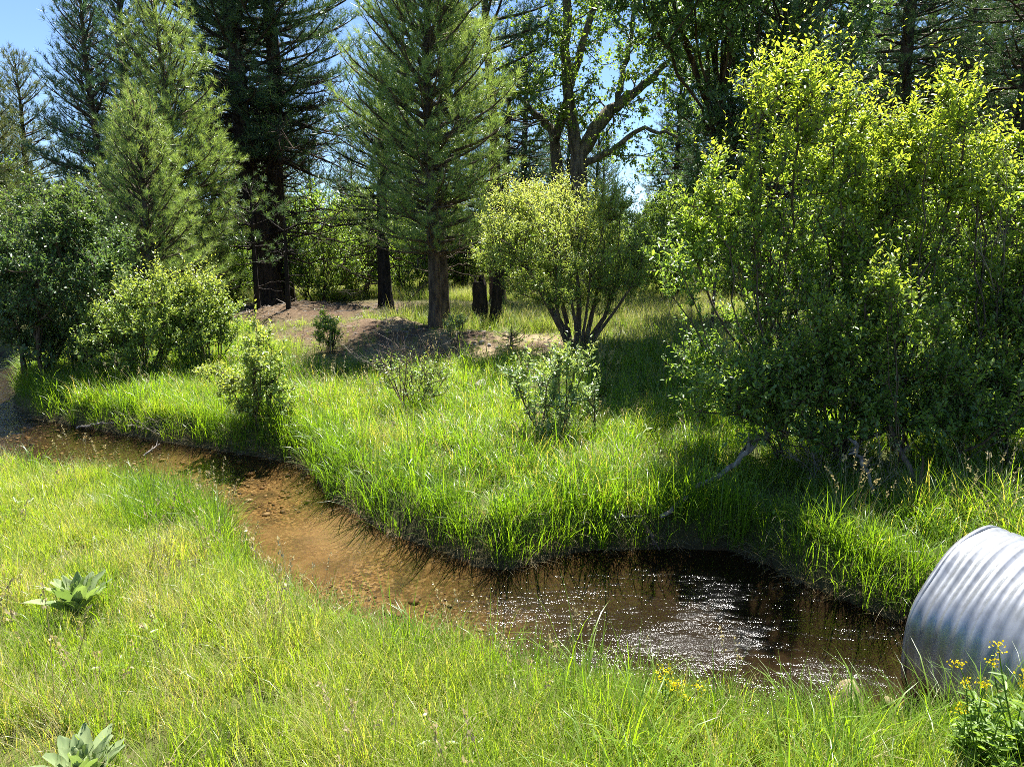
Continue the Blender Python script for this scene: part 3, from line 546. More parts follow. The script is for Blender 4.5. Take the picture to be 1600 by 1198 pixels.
# round willow
p = foot(893, 556)
pre = []; st = []
for pts, ra, rb in [([(898, 570, 0), (888, 530, 0), (868, 495, -.1), (848, 460, -.15), (828, 425, -.2)], .12, .04), ([(900, 570, .05), (903, 520, .1), (905, 480, .1), (902, 430, .1)], .10, .04), ([(905, 570, 0), (925, 525, -.05), (945, 495, -.1), (962, 445, -.1)], .08, .03), ([(903, 570, .1), (918, 520, .3), (930, 470, .4), (938, 420, .5)], .075, .03), ([(896, 570, .1), (885, 500, .35), (872, 450, .5), (862, 410, .55)], .07, .03), ([(900, 570, -.05), (900, 510, -.3), (888, 445, -.45)], .05, .025),
                    ([(905, 570, -.05), (935, 520, -.25), (965, 480, -.35), (985, 450, -.4)], .05, .022), ([(897, 570, 0), (878, 520, -.2), (868, 470, -.3), (870, 430, -.35)], .05, .022), ([(902, 570, 0), (915, 500, -.2), (922, 440, -.3)], .045, .02)]:
    q_ = np.array([rel(p, *a_) for a_ in pts]); tt = np.linspace(0, 1, 10); q_ = np.stack([np.interp(tt, np.linspace(0, 1, len(pts)), q_[:, k]) for k in range(3)], 1); pre.append((q_, ra, rb))
    st += [(q_[k], q_[k] - q_[k - 1]) for k in (5, 7, 9)]
leafy('willow_bush', 'round yellow-green willow on several dark stems behind the dirt mound', 'willow', p, 'leaf_willow', 'bark_shrub', GS, seed=31, stems=st, pre=pre,
      bl=[blob_px(p, 885, 385, 260, 190), blob_px(p, 825, 360, 140, 130), blob_px(p, 945, 360, 130, 130), blob_px(p, 880, 325, 170, 80), blob_px(p, 780, 395, 90, 90), blob_px(p, 965, 420, 100, 90), blob_px(p, 830, 440, 120, 80), blob_px(p, 905, 450, 130, 70), blob_px(p, 960, 450, 90, 80)], n_t=600, leaf=LEAF6N, ll=.066, twigs=4, twl=.28, per=8, r_tip=.004, rexp=.38, n_main=46, tip_z=(1.2, 3.0), up=.7, zmin=.7, shell=.5, rough=.15, sprays=50, clump=.2)

# the big thicket on the right, four shrubs
GT = 'tall shrubs of the thicket beside the culvert'
TH = dict(leaf=LEAF6, ll=.068, twigs=3, twl=.29, per=10, r_tip=.0042, rexp=.40, up=.85, n_main=26, clump=.16)
p = foot(1275, 728); b_ = lambda *a: blob_px(p, *a, .25, .6)
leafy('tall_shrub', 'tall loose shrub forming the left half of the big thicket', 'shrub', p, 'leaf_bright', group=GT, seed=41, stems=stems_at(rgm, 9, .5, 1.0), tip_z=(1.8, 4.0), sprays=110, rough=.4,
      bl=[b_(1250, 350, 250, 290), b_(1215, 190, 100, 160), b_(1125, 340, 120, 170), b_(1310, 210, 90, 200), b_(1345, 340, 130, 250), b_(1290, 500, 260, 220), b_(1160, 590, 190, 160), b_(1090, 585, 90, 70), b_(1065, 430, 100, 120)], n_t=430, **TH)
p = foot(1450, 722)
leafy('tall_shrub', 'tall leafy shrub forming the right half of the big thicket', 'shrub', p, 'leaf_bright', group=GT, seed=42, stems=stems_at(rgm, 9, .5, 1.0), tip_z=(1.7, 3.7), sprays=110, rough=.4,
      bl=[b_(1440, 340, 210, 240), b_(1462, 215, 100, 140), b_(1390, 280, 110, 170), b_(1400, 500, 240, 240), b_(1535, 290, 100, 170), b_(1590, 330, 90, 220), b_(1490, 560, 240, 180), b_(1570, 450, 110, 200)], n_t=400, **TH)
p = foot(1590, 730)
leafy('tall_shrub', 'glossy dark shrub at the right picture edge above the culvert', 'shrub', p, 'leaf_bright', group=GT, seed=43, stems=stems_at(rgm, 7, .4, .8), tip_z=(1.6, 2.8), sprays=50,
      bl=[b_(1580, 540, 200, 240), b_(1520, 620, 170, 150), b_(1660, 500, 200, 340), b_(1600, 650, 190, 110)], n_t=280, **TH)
p = foot(1360, 738); b_ = lambda *a: blob_px(p, *a, -.30, .32)
leafy('low_shrub', 'low dense shrub at the foot of the big thicket', 'shrub', p, 'leaf_bright', group=GT, seed=44, stems=stems_at(rgm, 8, .5, 1.2), tip_z=(1.2, 2.6), sprays=30,
      bl=[b_(1330, 600, 190, 130), b_(1430, 610, 180, 150), b_(1240, 610, 170, 130), b_(1150, 620, 150, 110), b_(1530, 630, 170, 130), b_(1370, 500, 200, 120), b_(1280, 665, 200, 70), b_(1450, 670, 220, 70)], n_t=360, **TH)

# shrubs on the left of the far bank
SH = dict(leaf=LEAF6, ll=.068, twigs=3, twl=.27, per=9, r_tip=.004, rexp=.42, up=.8, n_main=20, sprays=55, rough=.45, shell=.3, clump=.25)
p = foot(215, 600); leafy('bright_shrub', 'bright rounded shrub in front of the left pines, the left one', 'shrub', p, 'leaf_shrub', group=GS, seed=51, stems=stems_at(rgm, 7, .3), tip_z=(1.2, 2.6), bl=[blob_px(p, 205, 525, 155, 130), blob_px(p, 230, 470, 80, 70), blob_px(p, 165, 530, 80, 90)], n_t=270, **SH)
p = foot(312, 585); leafy('bright_shrub', 'bright green shrub in front of the left pines, the right one', 'shrub', p, 'leaf_shrub', group=GS, seed=52, stems=stems_at(rgm, 7, .3), tip_z=(1.0, 2.3), bl=[blob_px(p, 312, 515, 120, 130), blob_px(p, 330, 480, 60, 90), blob_px(p, 280, 480, 70, 80)], n_t=230, **SH)
p = foot(410, 672); leafy('young_shrub', 'small upright light green shrub growing at the creek edge', 'shrub', p, 'leaf_shrub', group=GS, seed=53, stems=stems_at(rgm, 4, .15), tip_z=(.6, 1.8), bl=[blob_px(p, 408, 575, 75, 110), blob_px(p, 410, 530, 35, 50), blob_px(p, 435, 630, 60, 70)], n_t=85, sprays=14, shell=.2, leaf=LEAF6, ll=.07, twigs=2, twl=.18, per=7, r_tip=.0035, up=.8, n_main=8)
p = foot(395, 668); q0 = rel(p, 385, 640); q1 = rel(p, 318, 577)
leafy('arching_sapling', 'arching leafy branch bending left over the bank grass', 'shrub', p, 'leaf_shrub', group=GS, seed=54, stems=[(np.array([0, 0, -.05]), np.array([-.2, 0, 1])), (np.array([.05, 0, -.05]), np.array([-.5, 0, 1]))], tip_z=(.2, 1.0), bl=[blob_px(p, 375, 605, 70, 40), blob_px(p, 340, 585, 60, 20), blob_px(p, 395, 630, 50, 30)], n_t=70, leaf=LEAF6, ll=.055, twigs=3, twl=.16, per=7, r_tip=.0035, up=.3, n_main=5)
p = foot(866, 698); leafy('young_shrub', 'small silvery-green shrub standing in the sunny bank grass', 'shrub', p, 'leaf_silver', group=GS, seed=55, stems=stems_at(rgm, 5, .12, .4), tip_z=(.7, 1.7), bl=[blob_px(p, 858, 610, 110, 110), blob_px(p, 875, 560, 45, 50), blob_px(p, 815, 590, 45, 50), blob_px(p, 905, 575, 40, 60), blob_px(p, 860, 660, 80, 50)], n_t=95, sprays=22, shell=.2, leaf=LEAF6, ll=.064, twigs=2, twl=.19, per=7, r_tip=.0035, up=.7, n_main=10)
p = foot(925, 690); leafy('young_shrub', 'thin wispy sapling right of the silvery shrub', 'shrub', p, 'leaf_silver', group=GS, seed=56, stems=stems_at(rgm, 2, .04, .15), bl=[blob_px(p, 920, 620, 24, 70)], n_t=18, leaf=LEAF6, ll=.05, twigs=2, twl=.12, per=6, r_tip=.0035, up=.9, n_main=2)
p = foot(648, 650); leafy('twiggy_shrub', 'half bare twiggy shrub below the dirt mound', 'shrub', p, 'leaf_shrub', group=GS, seed=57, stems=stems_at(rgm, 6, .15, .9), bl=[blob_px(p, 640, 575, 110, 90), blob_px(p, 680, 600, 80, 60)], n_t=120, leaf=LEAF6, ll=.05, twigs=2, twl=.2, per=6, r_tip=.0035, up=.5, n_main=14, keep=lambda P, rg: (P[:, 2] < 0.75) & (rg.uniform(size=len(P)) < .6))
p = foot(707, 545); leafy('young_shrub', 'tiny leafy shrub beside the mound pine trunk', 'shrub', p, 'leaf_silver', group=GS, seed=58, stems=stems_at(rgm, 3, .06, .3), bl=[blob_px(p, 712, 512, 40, 34)], n_t=40, leaf=LEAF6, ll=.055, twigs=2, twl=.14, per=6, r_tip=.0035, up=.7, n_main=4)
# dark thicket at the far left
DK = dict(leaf=LEAF4, ll=.075, twigs=4, twl=.3, per=8, r_tip=.005, rexp=.42, up=.6, n_main=16, clump=.3)
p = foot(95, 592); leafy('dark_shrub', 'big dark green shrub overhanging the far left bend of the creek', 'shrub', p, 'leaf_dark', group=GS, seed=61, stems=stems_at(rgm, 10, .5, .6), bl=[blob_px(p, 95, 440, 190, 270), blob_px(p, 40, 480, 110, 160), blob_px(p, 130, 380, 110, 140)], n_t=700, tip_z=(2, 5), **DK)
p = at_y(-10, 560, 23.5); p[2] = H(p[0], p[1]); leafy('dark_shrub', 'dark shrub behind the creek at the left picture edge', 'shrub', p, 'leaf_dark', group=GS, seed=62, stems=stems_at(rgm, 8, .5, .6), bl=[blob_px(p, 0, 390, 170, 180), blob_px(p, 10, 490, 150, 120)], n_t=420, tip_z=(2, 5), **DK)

# cottonwood
p = at_y(897, 480, 24.0); p[2] = H(p[0], p[1])
stems = [(np.array([0, 0, -.2]), np.array([0, 0, 1.0]))]
tr = Acc(); rg = np.random.RandomState(8); limbs = []
def limb(pts, r0, r1):
    Q = np.array([rel(p, a, b, c) for a, b, c in pts]); t = np.linspace(0, 1, len(Q)); tt = np.linspace(0, 1, 18)
    S = np.stack([np.interp(tt, t, Q[:, k]) for k in range(3)], 1)
    for _ in range(2): S[1:-1] = .25 * S[:-2] + .5 * S[1:-1] + .25 * S[2:]
    S[1:-1] += rg.normal(0, .03, (16, 3)); tube(tr, S, np.linspace(r0, r1, 18), 8, wob=.05, rng=rg); limbs.append(S)
limb([(905, 520, 0), (903, 400, 0), (904, 300, 0), (904, 228, 0)], .36, .26)
limb([(904, 240, 0), (935, 195, .1), (962, 165, .2), (985, 148, .2), (1012, 132, .1), (1040, 100, 0)], .25, .09)
limb([(902, 240, 0), (893, 190, .1), (884, 120, .2), (884, 50, .1), (888, -60, 0), (880, -200, 0)], .22, .10)
limb([(880, 500, .5), (876, 330, .5), (872, 262, .6), (868, 205, .8), (840, 185, 1), (810, 150, 1)], .28, .08)
limb([(868, 215, .7), (880, 180, .6), (905, 80, .5), (930, 10, .5), (940, -120, .4)], .17, .07)
limb([(965, 165, .2), (968, 140, .3), (985, 60, .4), (1005, -60, .4)], .13, .05)
limb([(905, 260, 0), (950, 240, -.4), (1000, 200, -.8), (1060, 215, -1)], .12, .04)
st = [(S[k], S[min(k + 1, 17)] - S[k - 1]) for S in limbs[1:] for k in range(5, 18, 2)]
t2, cr = leafy_geo(71, st, [blob_px(p, 930, 60, 300, 240), blob_px(p, 1040, 130, 160, 150), blob_px(p, 1000, 230, 150, 60), blob_px(p, 850, 130, 160, 200), blob_px(p, 960, -100, 320, 200), blob_px(p, 1080, 20, 130, 180)], 740, LEAF6W, .105, 3, .38, 7, .006, .42, .4, .1, 30, .4, .3, zmin=3.2, up=.1, droop=.5)
t = thing('cottonwood_tree', 'cottonwood with thick forked grey limbs against the sky', 'tree', p, GP)
link('trunk', tr.mesh('trunk', True), M['bark_cotton'], t); link('twigs', t2.mesh('twigs', True), M['bark_cotton'], t); link('crown', cr.mesh('crown'), M['leaf_cotton'], t)

# broadleaf tree in front of the firs on the right
p = at_y(1135, 500, 16.8); p[2] = H(p[0], p[1])
leafy('leafy_tree', 'dark leafy tree filling the gap between cottonwood and thicket', 'tree', p, 'leaf_dark', 'bark_pine', GP, seed=72, stems=[(np.array([0, 0, -.2]), np.array([0, 0, 1.])), (np.array([.1, 0, 2.0]), np.array([0.2, 0, 1.])), (np.array([-.1, 0, 3.0]), np.array([-.2, 0, 1.]))], bl=[blob_px(p, 1130, 250, 190, 330), blob_px(p, 1150, 60, 210, 260), blob_px(p, 1100, 380, 120, 120), blob_px(p, 1260, 30, 220, 260), *[(3.3 - p[0] + q * .1, 14.7 - p[1], 7.6 - p[2] + q * 1.9, 1.45 - .1 * q, 1.3, 1.2) for q in range(4) for _ in (0, 1)]], n_t=1350, leaf=LEAF4, ll=.125, twigs=3, twl=.32, per=8, r_tip=.006, zmin=1.3, n_main=24)

# understorey bushes behind the trees (two builds, many copies)
GU = 'sunlit understorey bushes behind the tree trunks'
u1 = leafy('understorey_bush', 'x', 'bush', (0, 0, 0), 'leaf_bright', group=GU, seed=81, stems=stems_at(rgm, 8, .5, .6), bl=[(0, 0, 1.2, 1.4, 1.2, 1.1), (.6, 0, 2.0, .7, .7, .7), (-.7, .2, 1.7, .7, .7, .7)], n_t=330, leaf=LEAF4, ll=.095, twigs=3, twl=.3, per=7, r_tip=.005, n_main=14)
u2 = leafy('understorey_bush', 'x', 'bush', (0, 0, 0), 'leaf_cotton', group=GU, seed=82, stems=stems_at(rgm, 6, .4, .6), bl=[(0, 0, 1.4, 1.0, 1.0, 1.3), (.3, 0, 2.6, .6, .6, .8)], n_t=280, leaf=LEAF4, ll=.09, twigs=3, twl=.3, per=7, r_tip=.005, n_main=14)
spots = [(505, 25.5, 1.0, 0, 'leafy bush right of the huge twin trunks'), (560, 27.5, 1.25, 1, 'leafy bush left of the bare black trunk'), (632, 29, 1.1, 0, 'leafy bush between black trunk and mound pine'), (725, 30, .95, 1, 'leafy bush far behind the black stump'),
         (822, 27.5, 1.0, 0, 'leafy bush behind the left of the willow'), (985, 25, .95, 0, 'leafy bush behind the right of the willow'), (1048, 22.5, .75, 1, 'upright leafy bush left of the metal post'), (1090, 25.5, 1.1, 0, 'leafy bush behind the metal post'),
         (1150, 21.5, .9, 1, 'leafy bush between post and thicket'), (350, 27, 1.0, 0, 'leafy bush behind the left pine cluster trunks'), (300, 25.5, 1.2, 1, 'leafy bush low behind the short bright pine'), (470, 33, 1.7, 0, 'large leafy bush far behind the twin trunks'),
         (690, 36, 1.4, 1, 'large leafy bush far behind the mound pine'), (930, 36, 1.3, 0, 'large leafy bush far behind the willow'), (1230, 23.5, 1.3, 0, 'leafy bush behind the left half of the thicket'), (1330, 22, 1.3, 1, 'leafy bush behind the middle of the thicket'),
         (1470, 21, 1.2, 0, 'leafy bush behind the right half of the thicket'), (130, 27, 1.3, 0, 'leafy bush behind the dark creek-side shrub'), (40, 30, 1.6, 1, 'pale leafy bush below the far left pines'), (400, 30, 1.3, 1, 'leafy bush seen past the thin saplings'),
         (590, 34, 1.6, 0, 'broad leafy bush deep behind the black trunk'), (780, 33, 1.3, 1, 'leafy bush deep behind the leaning burnt trunk'), (1010, 31, 1.2, 1, 'leafy bush deep in the gap right of the willow'), (-30, 33, 2.0, 0, 'big leafy bush under the pine at the left edge')]
usedf = [False, False]
for k, (px, Yd, s, w, lb) in enumerate(spots):
    q = at_y(px, 480, Yd); loc = (q[0], q[1], H(q[0], q[1]) - .05); src = (u1, u2)[w]
    if not usedf[w]: usedf[w] = True; src.location = loc; src.rotation_euler = (0, 0, k); src.scale = (s,) * 3; src['label'] = lb
    else: copy_tree(src, loc, k * 1.7, s, lb, GU)

# far tree line
GF = 'distant conifers of the far tree line'
far_t = None; rgf = np.random.RandomState(12); k = 0
for px in list(np.concatenate([np.linspace(-60, 1660, 48), np.linspace(950, 1065, 9)])):
    Yd = rgf.uniform(38, 75); 
    if 960 < px < 1060: Yd = rgf.uniform(60, 75)
    if 80 < px < 160: Yd = rgf.uniform(70, 90)
    q = at_y(px + rgf.uniform(-15, 15), 450, Yd); loc = (q[0], q[1], H(q[0], q[1]) - .2); s = rgf.uniform(.75, 1.35)
    if 80 < px < 160 or 960 < px < 1060: s *= .55
    if far_t is None:
        tr, cr = pine_geo(91, 10.5, .8, 2.1, TUFT_FAR, .34, .5, 6, .2, peak=.2, tuft_step=.22, twig_d=.3)
        far_t = thing('distant_conifer', 'distant dark conifer in the tree line behind the trunks', 'conifer', loc, GF, 0, s)
        link('trunk', tr.mesh('trunk', True), M['bark_pine'], far_t); link('crown', cr.mesh('crown'), M['pine_dark'], far_t)
    else: copy_tree(far_t, loc, rgf.uniform(0, 6.28), (s * rgf.uniform(.85, 1.15), s, s), 'distant dark conifer in the tree line behind the trunks', GF)

# ------------------------------------------------------------------ trunks, stump, post, logs, stones
def burnt_stump():
    p = foot(749, 507); s = p[1] / FPX; a = Acc(); rg = np.random.RandomState(4); h = 66 * s; r = 12.5 * s
    z = np.linspace(-.1, h, 9); tube(a, np.stack([.02 * np.sin(z * 3), .01 * z, z], 1), r * np.array([1.35, 1.15, 1.02, .98, .95, .93, .9, .9, .82]), 14, wob=.05, rng=rg)
    for q in range(16):                                # splintered broken top
        an = rg.uniform(0, 6.28); rr = r * rg.uniform(.2, .8); w = rg.uniform(.03, .07); inst(a, *CONE, np.array([[rr * math.cos(an), rr * math.sin(an), h - .08]]), frames(np.array([[rg.normal(0, .12), rg.normal(0, .12), 1]]), rg), np.array([[w, w, rg.uniform(.1, .35)]]))
    link('tree_stump', a.mesh('tree_stump', True), M['bark_burnt'], None, tuple(p), 'thick burnt black stump broken off behind the mound pine', 'stump')
burnt_stump()
p = foot(773, 508); a = Acc(); rg = np.random.RandomState(6); Q = np.array([rel(p, 773, 515), rel(p, 775, 480), rel(p, 779, 440), rel(p, 783, 400), rel(p, 786, 350, .1), rel(p, 790, 270, .2), rel(p, 796, 150, .3)]); s = p[1] / FPX
tube(a, Q, np.array([12, 9, 8, 7.5, 7, 5.5, 3.5]) * s, 10, wob=.05, rng=rg)
for q in range(14):
    b = Q[3] * .4 + (Q[6] - Q[3]) * rg.uniform(0, 1) + Q[3] * .6; d = unit(np.array([rg.normal(), rg.normal(), rg.uniform(-.2, .5)])); tube(a, bez(b, b + d * rg.uniform(.4, 1.2), d * .3, d * .3 + np.array([0, 0, .1]), 6), np.linspace(.02, .005, 6), 4, cap=False)
t = thing('dead_tree', 'slender leaning burnt trunk beside the black stump', 'dead tree', p); link('trunk', a.mesh('trunk', True), M['bark_burnt'], t)

def rust_mat():
    m, n, l, out = mat('rusty_steel'); no = n.new('ShaderNodeTexNoise'); no.inputs['Scale'].default_value = 20; col = ramp(n, l, no.outputs['Fac'], [(.3, (.03, .022, .018)), (.7, (.09, .05, .035))])
    p_ = n.new('ShaderNodeBsdfPrincipled'); l.new(col, p_.inputs['Base Color']); p_.inputs['Roughness'].default_value = .8; l.new(p_.outputs[0], out.inputs[0]); return m
p = foot(1111, 531); s = p[1] / FPX; a = Acc(); hp = 104 * s
def box(a, c, d):
    V = np.array([[x, y, z] for x in (-1, 1) for y in (-1, 1) for z in (-1, 1)], float) * np.array(d) / 2 + np.array(c)
    a.add(V, np.array([[0, 1, 3, 2], [4, 6, 7, 5], [0, 4, 5, 1], [2, 3, 7, 6], [0, 2, 6, 4], [1, 5, 7, 3]]))
box(a, (0, 0, hp / 2 - .1), (.055, .012, hp + .2)); box(a, (0, .03, hp / 2 - .1), (.012, .048, hp + .195))
for q in range(9): box(a, (0, -.011, .3 + q * .11), (.03, .010, .02))
link('fence_post', a.mesh('fence_post'), rust_mat(), None, tuple(p), 'thin dark metal fence post standing in the far meadow', 'post').rotation_euler = (0, math.radians(1.2), .3)

def stone_mat(name, c1, c2):
    m, n, l, out = mat(name); tc = n.new('ShaderNodeTexCoord'); no = n.new('ShaderNodeTexNoise'); no.inputs['Scale'].default_value = 9; no.inputs['Detail'].default_value = 8; l.new(tc.outputs['Object'], no.inputs['Vector'])
    col = ramp(n, l, no.outputs['Fac'], [(.35, c1), (.65, c2)]); p_ = n.new('ShaderNodeBsdfPrincipled'); l.new(col, p_.inputs['Base Color']); p_.inputs['Roughness'].default_value = .85
    b = n.new('ShaderNodeBump'); b.inputs['Strength'].default_value = .5; b.inputs['Distance'].default_value = .03; l.new(no.outputs['Fac'], b.inputs['Height']); l.new(b.outputs[0], p_.inputs['Normal']); l.new(p_.outputs[0], out.inputs[0]); return m
SG = stone_mat('stone_grey', (.13, .12, .11), (.34, .32, .29)); SP = stone_mat('stone_pale', (.30, .27, .23), (.55, .51, .45))
def rock(px, py, wpx, hpx, m, label, seed, group=None, z=None, name='rock'):
    p = foot(px, py) if z is None else np.append(at_z(px, py, z)[:2], z); s = p[1] / FPX; rg = np.random.RandomState(seed); V, F = I3; D = V.copy()
    for q in range(9):                                  # facets
        nn = unit(rg.normal(size=3)); d = rg.uniform(.55, .9); o = D @ nn - d; D -= np.where(o > 0, o, 0)[:, None] * nn * .9
    D += .03 * rg.normal(size=D.shape) * 0.4
    V = D * np.array([wpx / 2 * s, wpx / 2 * s * .8, hpx * s * .62]); a = Acc(); a.add(V, F)
    o = link(name, a.mesh(name, False), m, None, (p[0], p[1], p[2] + hpx * s * .25), label, 'rock', group); o.rotation_euler = (0, 0, rg.uniform(0, 6.28)); return o
rock(752, 610, 28, 24, SG, 'grey boulder half sunk in grass below the dirt mound', 1)
rock(742, 628, 34, 10, SG, 'flat pale stone just below the grey boulder', 2)
rock(1325, 1108, 66, 58, SP, 'pale rounded stone in the grass between pool and culvert', 3)
rock(1388, 1112, 44, 38, SP, 'pale stone in the grass just left of the culvert base', 4)
for k, (a_, b_, w_) in enumerate([(742, 540, 7), (753, 537, 11), (764, 541, 9), (730, 539, 6), (777, 545, 7), (787, 549, 6), (718, 563, 8), (640, 556, 9), (612, 560, 7), (700, 560, 6)]):
    rock(a_, b_, w_, w_ * .6, SG, 'small grey stone lying on the bare dirt mound', 10 + k, 'stones scattered on the dirt mound', name='stone')
rock(905, 872, 0.1, .1, SG, 'x', 40) if False else None

def branch_thing(name, label, pts, r0, r1, side=5, seed=0, mat_='bark_grey', cat='branch'):
    rg = np.random.RandomState(seed); P = np.array(pts); base = P[0].copy(); P = P - base; t = np.linspace(0, 1, len(P)); tt = np.linspace(0, 1, 16); S = np.stack([np.interp(tt, t, P[:, k]) for k in range(3)], 1)
    L = np.linalg.norm(S[-1] - S[0]); S[1:-1] += rg.normal(0, .012 * L, (14, 3)); a = Acc(); tube(a, S, np.linspace(r0, r1, 16), 7, wob=.06, rng=rg)
    for q in range(side):
        k = rg.randint(4, 15); d = unit(unit(S[-1] - S[0]) * .7 + rg.normal(0, .6, 3)); l_ = L * rg.uniform(.12, .35); tube(a, bez(S[k], S[k] + d * l_, d * l_ * .3, d * l_ * .3 + rg.normal(0, .1 * l_, 3), 6), np.linspace(r1 * 1.1, r1 * .3, 6), 4, cap=False)
    return link(name, a.mesh(name, True), M[mat_], None, tuple(base), label, cat)
def on(px, py, dz=0): p = hit(px, py); return np.array([p[0], p[1], H(p[0], p[1]) + dz])
g0 = on(1030, 842, .22); branch_thing('fallen_branch', 'weathered grey branch leaning from the thicket down to the water', [g0, at_y(1075, 770, g0[1] + .2), at_y(1130, 738, g0[1] + .35), at_y(1175, 700, g0[1] + .5), at_y(1200, 675, g0[1] + .6)], .02, .03, 3, 1)
g0 = on(945, 825, .12); branch_thing('fallen_branch', 'short grey stick lying in the bank grass left of the leaning branch', [g0, at_y(975, 806, g0[1] + .02), at_y(1003, 806, g0[1] + .05)], .016, .008, 3, 2)
g0 = on(1440, 800, .0); branch_thing('fallen_branch', 'thick dark crooked stem bending out of the thicket above the culvert', [g0, at_y(1438, 765, g0[1] + .1), at_y(1415, 720, g0[1] + .3), at_y(1400, 690, g0[1] + .5), at_y(1385, 650, g0[1] + .6)], .026, .02, 2, 3, 'bark_shrub')
g0 = on(1372, 800, .05); branch_thing('fallen_branch', 'thin bent dead stem hanging from the thicket middle', [g0, at_y(1358, 745, g0[1] + .1), at_y(1340, 710, g0[1] + .3), at_y(1335, 690, g0[1] + .4)], .014, .02, 4, 4)
g0 = at_z(120, 669, .05); branch_thing('driftwood_stick', 'pale driftwood stick lying in the water below the left bank', [g0, at_z(150, 662, .12), at_z(183, 660, .14)], .018, .008, 4, 5)
g0 = at_z(225, 712, .35); branch_thing('driftwood_stick', 'pale forked stick poking from the near grass over the creek', [g0, at_z(240, 700, .42), at_z(250, 693, .45)], .012, .006, 4, 6)
g0 = on(1005, 858, .02); branch_thing('exposed_root', 'dark tangled root hanging from the undercut far bank', [g0 + np.array([0, .1, .18]), g0 + np.array([.05, -.05, .12]), g0 + np.array([.12, -.15, .0])], .02, .008, 9, 7, 'bark_shrub')

def bare_twigs(name, label, p, seed, n=16, h=1.0, splay=.9, r=.012, lean=(0, 0, 0)):
    rg = np.random.RandomState(seed); a = Acc()
    for q in range(n):
        d = unit(np.array([rg.normal(0, splay), rg.normal(0, splay), 1.0]) + np.array(lean)); L = h * rg.uniform(.5, 1.2); b = np.array([rg.normal(0, .08), rg.normal(0, .08), -.05]); pts = bez(b, b + d * L, d * L * .35, d * L * .3 + rg.normal(0, .12 * L, 3), 9); pts[1:] += rg.normal(0, .012 * L, (8, 3)); tube(a, pts, np.linspace(r, r * .25, 9), 4, cap=False)
        m = 9; ii = rg.randint(3, 9, m); td = unit(rg.normal(0, .6, (m, 3)) + d); w = L * rg.uniform(.12, .35, m); inst(a, *CONE, pts[ii], frames(td, rg), np.stack([w * 0 + r * .35, w * 0 + r * .35, w], 1))
    return link(name, a.mesh(name, True), M['bark_grey'], None, tuple(p), label, 'dead shrub')
bare_twigs('dead_shrub', 'bare grey brush fanning out left of the mound pine', foot(632, 590), 1, 22, 1.1, .8, .009, (-.5, 0, 0))
bare_twigs('dead_shrub', 'bare dead stems tangled at the foot of the thicket', foot(1290, 752) + np.array([0, -.1, 0]), 2, 26, .75, .9, .009)
bare_twigs('dead_shrub', 'dead grey branches sticking out inside the tall thicket', foot(1240, 720) + np.array([0, .2, .9]), 3, 34, 1.3, .8, .007)
bare_twigs('dead_shrub', 'leafless grey stems at the right edge of the thicket', foot(1560, 720) + np.array([0, .2, 1.4]), 4, 16, 1.7, .5, .009)
bare_twigs('dead_shrub', 'tangle of dead stems hanging over the water at the left bank', foot(258, 668), 5, 22, .4, 1.1, .006)

# ------------------------------------------------------------------ mullein rosettes and flowering weeds
M['mullein'] = foliage_mat('mullein_leaf', [(0, (.16, .22, .10)), (.5, (.24, .30, .14)), (1, (.34, .40, .20))], None, .3, (1.2, 1.4, .5), .75, .2)
M['weed'] = foliage_mat('weed_leaf', [(0, (.07, .13, .02)), (.5, (.13, .22, .035)), (1, (.20, .30, .05))], None, .45, (1.7, 1.6, .5), .45, .35)
M['petal'] = foliage_mat('yellow_petal', [(0, (.75, .55, .01)), (1, (.85, .68, .02))], None, .35, (1, 1, .6), .5, .3)
def big_leaf(L, W, el, seed, bend):
    rg = np.random.RandomState(seed); n, k = 9, 5; V = []
    ang = el; p = np.zeros(3)
    for q in range(n):
        t = q / (n - 1); w = W * (math.sin(math.pi * min(1, t * .92 + .08) ** .85) ** .75) * .5 + .008; w = max(w, .004)
        up_ = np.array([0, -math.sin(ang), math.cos(ang)])
        for c in range(k):
            s = (c / (k - 1) - .5) * 2; V.append(p + np.array([w * s, 0, 0]) + up_ * (abs(s) ** 1.5 * w * .35 + .006 * math.sin(t * 14 + s * 3) + rg.normal(0, .004)))
        p = p + np.array([0, math.cos(ang), math.sin(ang)]) * L / (n - 1); ang -= bend / (n - 1)
    i, j = np.meshgrid(np.arange(n - 1), np.arange(k - 1), indexing='ij'); F = np.stack([i * k + j, i * k + j + 1, (i + 1) * k + j + 1, (i + 1) * k + j], -1).reshape(-1, 4)
    return np.array(V), F
def mullein(px, py, size, label, seed, n=34):
    p = foot(px, py); rg = np.random.RandomState(seed); t = thing('mullein_plant', label, 'plant', p + np.array([0, 0, .07]), 'woolly rosette plants in the near grass')
    for k in range(n):
        f = k / (n - 1); el = math.radians(48 + 39 * f + rg.normal(0, 8)); L = size * (1.0 - .38 * f) * rg.uniform(.85, 1.12); V, F = big_leaf(L, L * rg.uniform(.21, .30), el, seed * 50 + k, math.radians(22 - 16 * f)); az = k * 2.39996 + rg.normal(0, .15)
        c, s = math.cos(az), math.sin(az); V = V @ np.array([[c, s, 0], [-s, c, 0], [0, 0, 1]]); a = Acc(); a.add(V, F, rg.uniform(.1, .9)); link('leaf', a.mesh('leaf', True), M['mullein'], t)
mullein(124, 975, .335, 'pale woolly mullein rosette standing in the open grass', 1)
mullein(136, 1262, .29, 'mullein rosette cut by the bottom picture edge', 2)
